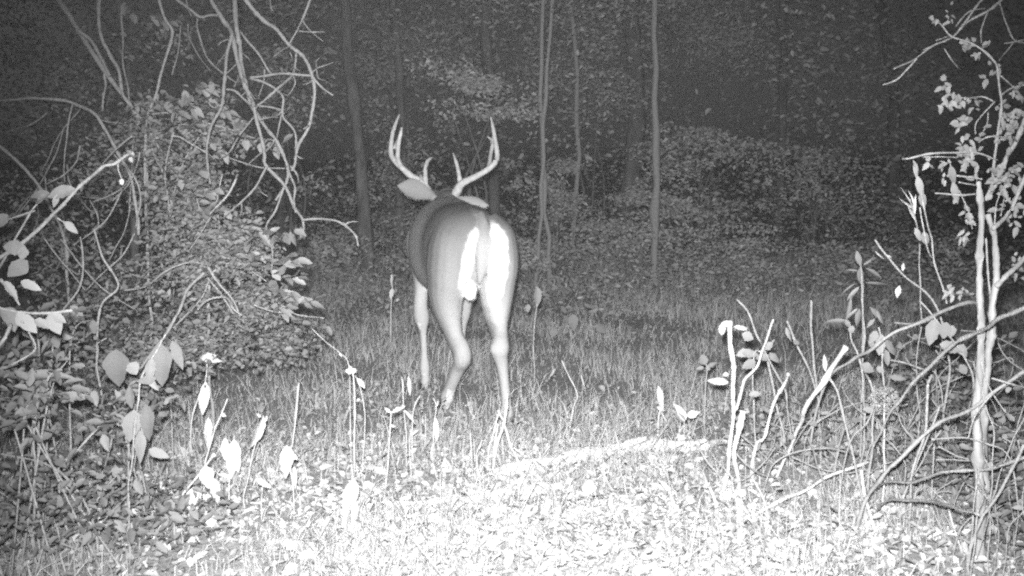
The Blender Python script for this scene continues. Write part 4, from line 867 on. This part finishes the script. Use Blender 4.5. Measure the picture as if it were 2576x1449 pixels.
        for _ in range(nc):
            x, y = r_.uniform(x0, x1), r_.uniform(y0, y1); a = r_.uniform(-1.5, 1.5); q = r_.uniform(200, 520); bend = r_.uniform(-.6, .6); d = dm + r_.uniform(-.4, .4)
            branch(r, T7, [(x + q * t * math.sin(a + bend * t), y + q * t * math.cos(a + bend * t) * .8) for t in (-.5, -.2, .15, .5)], d, r_.uniform(2.5, 5), r_.uniform(2, 4), 'bark' if k % 2 else 'pale', 'cane', grounded=r_.random() < .6)
        for _ in range(nl):
            p = P(*tp(T7, (r_.uniform(x0, x1), r_.uniform(y0, y1))), dm + r_.uniform(-.3, .4))
            if p.z < .02: p.z = .03
            leaf_at(r, p, Vector(g.normal(0, 1, 3)), g.uniform(.025, .05), g.uniform(.013, .026), Vector((g.normal(0, .4), -.7, .6)), 'ovate', 'leaf')
        s = dm / F * T7[0]
        q = blob(700, P(*tp(T7, ((x0 + x1) / 2, (y0 + y1) / 2 + 150)), dm + .2), ((x1 - x0) * .6 * s, .4, (y1 - y0) * .5 * s), g); q = q[q[:, 2] > .03]
        tag(leaf_cloud('foliage', q, np.full(len(q), .036), seed=60 + k, flat=.6, parent=r, tone=(.5, 1.1)), kind='stuff')
    # weeds with long drooping leaves
    def lw(label, T, stem, d, leaves, mk='leaf', w=4, shape='narrow', name='drooping_weed'):
        b = P(*tp(T, stem[-1]), d); r = thing(name, label, 'weed', (b.x, b.y, 0))
        branch(r, T, stem, d, w, w + 1, 'bark', 'stem', grounded=True, drift=.03)
        for a, b2, ww in leaves: leaf_px(r, T, a, b2, ww, d + random.uniform(-.03, .03), shape, mk, tilt=random.uniform(0, .5), side=random.uniform(-.4, .4))
    lw('tall weed with a shrivelled crown and long drooping leaves, dark right', T8, [(158, 1212), (172, 1280), (180, 1340), (188, 1449), (192, 1560), (190, 1800)], 4.3,
       [((158, 1210), (175, 1290), 26), ((175, 1290), (180, 1390), 38), ((190, 1280), (245, 1240), 14), ((200, 1295), (285, 1335), 16), ((200, 1365), (340, 1375), 16), ((170, 1385), (110, 1449), 22), ((165, 1310), (110, 1300), 10), ((150, 1370), (80, 1420), 12), ((130, 1430), (115, 1560), 18)], 'leaf')
    lw('weed with curling strap leaves right of the snapped stick', T7, [(1035, 190), (1045, 250), (1085, 340), (1110, 520), (1120, 700)], 4.0,
       [((1010, 120), (890, 128), 30), ((1050, 150), (1035, 200), 40), ((1000, 115), (1045, 165), 30), ((1090, 50), (1070, 160), 34), ((1080, 50), (1010, 110), 22), ((1150, 40), (1225, 120), 26), ((1190, 60), (1230, 150), 22), ((1180, 110), (1130, 160), 22)], 'leaf')
    lw('weed with two broad hanging leaves left of the sapling', T7, [(1440, 10), (1540, 120), (1620, 220), (1700, 340), (1760, 480)], 3.6,
       [((1540, 110), (1495, 270), 80), ((1600, 130), (1580, 230), 70), ((1640, 150), (1620, 220), 60), ((1560, 260), (1700, 300), 70), ((1660, 240), (1720, 340), 60), ((1680, 380), (1720, 440), 50)], shape='ovate', name='leafy_weed')
    lw('weed with ragged hanging leaves above the round pale leaf', T7, [(1200, 160), (1220, 260), (1230, 420), (1240, 700)], 3.9,
       [((1190, 180), (1150, 260), 50), ((1220, 200), (1210, 330), 60), ((1250, 230), (1295, 330), 44), ((1240, 290), (1262, 390), 40), ((1100, 380), (1180, 420), 60), ((1190, 400), (1240, 420), 40), ((1265, 450), (1370, 465), 34), ((1140, 240), (1200, 300), 40)], shape='ovate', name='leafy_weed')
    lw('leafy weed branching behind the curled white stalk', T7, [(590, 240), (520, 300), (470, 310), (460, 500), (470, 700)], 4.15,
       [((350, 175), (440, 160), 36), ((400, 200), (470, 230), 60), ((440, 300), (365, 325), 50), ((400, 310), (500, 320), 50), ((530, 290), (580, 245), 50), ((560, 330), (480, 345), 50), ((560, 310), (620, 370), 40), ((480, 360), (400, 400), 60), ((700, 240), (740, 260), 30), ((440, 560), (510, 545), 40), ((660, 160), (690, 250), 30)], shape='ovate', name='leafy_weed')
    lw('small four-leaved seedling left of the white stalk', T7, [(180, 330), (190, 420), (180, 520), (175, 700)], 4.7,
       [((180, 380), (165, 320), 55), ((190, 395), (255, 365), 24), ((175, 395), (130, 408), 24), ((185, 400), (215, 405), 30)], shape='ovate', name='seedling', w=3)
    lw('plume of grass rising left of the hanging dead leaves, right side', T8, [(420, 960), (432, 1010), (445, 1080), (455, 1180), (470, 1500)], 4.2, [((430, 1000), (372, 900), 10), ((435, 1010), (365, 960), 10), ((440, 1020), (420, 920), 10), ((440, 1040), (437, 940), 12), ((445, 1070), (400, 980), 12)], 'dry', w=3)
    lw('fine bare weed crossing the drooping weed at right', T8, [(248, 1155), (300, 1230), (400, 1340), (520, 1449), (580, 1620)], 4.1, [((300, 1232), (330, 1245), 8), ((380, 1310), (385, 1270), 14), ((365, 1380), (350, 1440), 30), ((245, 1212), (300, 1260), 8)], 'dry', w=5, name='dry_weed')
    # round pale dead leaf cluster
    c = P(*tp(T7, (1240, 590)), 3.8); r = thing('round_seed_head', 'blurred round pale seed head among the right brambles', 'seed head', (c.x, c.y, 0))
    branch(r, T7, [(1240, 600), (1235, 900), (1230, 1250)], 3.8, 4, 5, 'stem', 'stem', grounded=True, drift=0)
    q = blob(900, c, (.052, .05, .052), g, .55)
    tag(leaf_cloud('fluff', q, np.full(len(q), .010), seed=77, flat=.0, aspect=.3, parent=r, m='litter', tone=(.5, .8)), kind='stuff')
right_side()

# ------------------------------------------------------------------ behind: the dark woods
def crown_points(n, g, rx, rz, lobes=9):
    pts = []
    for _ in range(lobes):
        c = np.array([g.normal(0, rx * .5), g.normal(0, rx * .4), g.normal(0, rz * .5)])
        pts.append(blob(n // lobes, c, (rx * g.uniform(.3, .6), rx * g.uniform(.3, .5), rz * g.uniform(.18, .4)), g, .2))
    return np.concatenate(pts)
def woods():
    g = np.random.default_rng(17)
    # trees by trunk: pixel column at the ground, at the top of the frame, distance, width in pixels, low crown centre (pixel) and radii
    spec = [((920, 845), 11.5, 30, 2600, 'slender tree in the dark behind the hanging limbs, leaning left'), ((1005, 985), 13.0, 22, 2000, 'thin dim tree directly behind the left antler'), ((1650, 1645), 11.0, 17, 1500, 'thin straight pale sapling trunk right of the deer'),
            ((1575, 1580), 15.0, 42, 2400, 'broad dim trunk just left of the thin straight sapling'), ((1350, 1378), 10.5, 10, 1500, 'left of the two thin saplings standing close together right of the antlers'), ((1380, 1368), 10.7, 11, 1300, 'right of the two thin saplings standing close together right of the antlers'), ((1445, 1430), 12.5, 12, 1500, 'single slim sapling between the paired saplings and the broad trunk'),
            ((1250, 1225), 14.0, 30, 2400, 'dim tree behind the right antler'), ((1960, 1985), 16.0, 20, 2200, 'faint tree in the dark right of centre'), ((2250, 2230), 17.0, 26, 2200, 'barely visible tree in the black right background'), ((330, 300), 9.5, 18, 1800, 'dim trunk behind the tangled bush at upper left'), ((700, 690), 13.5, 22, 2000, 'dark tree seen between the hanging limbs')]
    for (bx, tx), d, w, n, label in spec:
        b = P(bx, 500, d); t = P(tx, -10, d)
        base = Vector((b.x, d, 0)); top = Vector((t.x + (t.x - b.x) * .8, d, t.z + 2.4))
        r = thing('forest_tree', label, 'tree', base, 'trees of the dark woods')
        mid1 = base.lerp(top, .35) + Vector((g.normal(0, .06), 0, 0)); mid2 = base.lerp(top, .7) + Vector((g.normal(0, .08), 0, 0))
        R = w / 2 * d / F
        link('trunk', tube_mesh('trunk', [base - Vector((0, 0, .15)), base + Vector((0, 0, .3)), mid1, mid2, top], [R * 1.4, R * 1.1, R, R * .8, R * .4], sides=10, seed=nseed(), rough=.14, wob=.04), M['bark' if w < 20 else 'trunk'], r)
        V, Fc = [], []
        for k in range(7):
            h = g.uniform(.45, .98); p0 = base.lerp(top, h); an = g.uniform(0, 6.28); L = g.uniform(.6, 1.6)
            p1 = p0 + Vector((math.cos(an) * L * .5, math.sin(an) * L * .5, L * .3)); p2 = p0 + Vector((math.cos(an) * L, math.sin(an) * L, L * g.uniform(.0, .5)))
            v, f_ = tube([p0, p1, p2], [R * .4, R * .25, R * .08], sides=5, seed=nseed()); o = len(V); V += v; Fc += [tuple(i + o for i in q) for q in f_]
        me = bpy.data.meshes.new('limbs'); me.from_pydata(V, [], Fc); me.update(); tag(link('limbs', me, M['trunk'], r), kind='stuff')
        c = base.lerp(top, .8)
        q = crown_points(n * 2, g, 1.7, 1.9, 16) + np.array([c.x, c.y, c.z]); q = q[q[:, 2] > 1.2]
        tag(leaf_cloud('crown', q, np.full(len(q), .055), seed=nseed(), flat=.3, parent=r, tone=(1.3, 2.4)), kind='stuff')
    shr = [(1210, 230, 140, 90, 10.5, 900, 'faint leafy shrub crown glimmering above the antlers'), (1150, 620, 180, 60, 12.0, 900, 'dim low shrub left behind the deer'), (1400, 480, 110, 90, 12.5, 900, 'dim shrub around the paired saplings'), (1560, 600, 150, 80, 12.0, 1100, 'dim shrub at the foot of the broad trunk'),
           (1780, 380, 170, 60, 12.5, 1000, 'pale-tipped shrub in the dark right of the thin straight sapling'), (1700, 520, 150, 70, 12.0, 1000, 'shrub low behind the thin straight sapling'), (1830, 640, 170, 80, 11.0, 1300, 'mid-dark leafy shrub right of the deer at the clearing edge'), (2050, 480, 170, 120, 13.0, 900, 'very dark shrub in the right background'), (2150, 680, 200, 90, 11.5, 1000, 'dark low shrub behind the right weeds'),
           (1000, 420, 120, 160, 13.0, 900, 'dim shrub behind the left ear of the deer'), (850, 640, 140, 70, 11.0, 800, 'dark low shrub left of the deer'), (1000, 130, 160, 110, 14.0, 900, 'faint leaves high above the left antler'), (1480, 170, 160, 140, 14.0, 1100, 'faint leaf mass high right of the right antler'), (1800, 130, 260, 120, 15.0, 1300, 'faint leaf mass at the top centre right'), (2300, 250, 220, 200, 15.0, 900, 'blackish leaf mass behind the sapling twigs'), (700, 250, 160, 160, 11.0, 800, 'dark leaf mass behind the hanging limbs'), (2420, 700, 160, 120, 9.5, 700, 'dark shrub behind the sapling stems'), (1330, 640, 90, 50, 10.5, 600, 'low faint shrub just right of the rump')]
    for px, py, rx, ry, d, n, label in shr:
        c = P(px, py, d); s = d / F
        r = thing('understory_shrub', label, 'shrub', (c.x, c.y, 0), 'shrubs of the dark woods')
        for k in range(4):
            e = c + Vector((g.normal(0, rx * s * .4), g.normal(0, .3), g.normal(0, ry * s * .4)))
            link('stem', tube_mesh('stem', [Vector((c.x + g.normal(0, .12), c.y + g.normal(0, .1), -.05)), Vector((c.x + g.normal(0, .15), c.y, c.z * .5)), e], [.016, .012, .006], sides=5, seed=nseed()), M['trunk'], r)
        q = crown_points(n * 2, g, 1.0, 1.0, 14) * np.array([rx * s, .9, ry * s]) + np.array(c); q = q[q[:, 2] > .05]
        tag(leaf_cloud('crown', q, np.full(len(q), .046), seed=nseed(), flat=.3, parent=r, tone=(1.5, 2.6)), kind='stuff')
    # the far wood reads as one mass
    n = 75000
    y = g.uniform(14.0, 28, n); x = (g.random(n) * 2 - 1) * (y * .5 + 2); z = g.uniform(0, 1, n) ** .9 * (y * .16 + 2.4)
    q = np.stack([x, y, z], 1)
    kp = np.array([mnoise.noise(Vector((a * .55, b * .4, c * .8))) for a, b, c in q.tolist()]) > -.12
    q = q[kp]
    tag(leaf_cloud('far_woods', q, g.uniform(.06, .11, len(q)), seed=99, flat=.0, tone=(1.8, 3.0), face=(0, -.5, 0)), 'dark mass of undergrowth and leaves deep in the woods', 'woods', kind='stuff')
woods()

# ------------------------------------------------------------------ brush that blurs the clearing's far edge, and the damp night air
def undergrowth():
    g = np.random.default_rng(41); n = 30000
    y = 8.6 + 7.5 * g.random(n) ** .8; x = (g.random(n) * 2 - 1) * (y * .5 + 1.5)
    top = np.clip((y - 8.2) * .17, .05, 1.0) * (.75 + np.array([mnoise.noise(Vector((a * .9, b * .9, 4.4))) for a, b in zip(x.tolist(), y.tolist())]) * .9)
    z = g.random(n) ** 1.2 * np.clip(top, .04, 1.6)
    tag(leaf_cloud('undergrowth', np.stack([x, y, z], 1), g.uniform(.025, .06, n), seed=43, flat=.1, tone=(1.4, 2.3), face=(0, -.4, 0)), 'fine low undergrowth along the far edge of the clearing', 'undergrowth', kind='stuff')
undergrowth()
def haze():
    bm = bmesh.new(); bmesh.ops.create_cube(bm, size=1.0)
    for v in bm.verts: v.co = Vector((v.co.x * 700, v.co.y * 700, -1.2 + (v.co.z + .5) * 12.2))
    me = bpy.data.meshes.new('haze'); bm.to_mesh(me); bm.free()
    m = bpy.data.materials.new('damp_night_air'); m.use_nodes = True; n, l = m.node_tree.nodes, m.node_tree.links
    n.remove(n['Principled BSDF'])
    v = n.new('ShaderNodeVolumePrincipled'); v.inputs['Color'].default_value = (.95, .95, .95, 1); v.inputs['Density'].default_value = HAZE
    l.new(v.outputs['Volume'], n['Material Output'].inputs['Volume'])
    tag(link('haze', me, m), 'thin damp night air lit by the flash', 'haze', kind='stuff')
HAZE = 0.00030
haze()
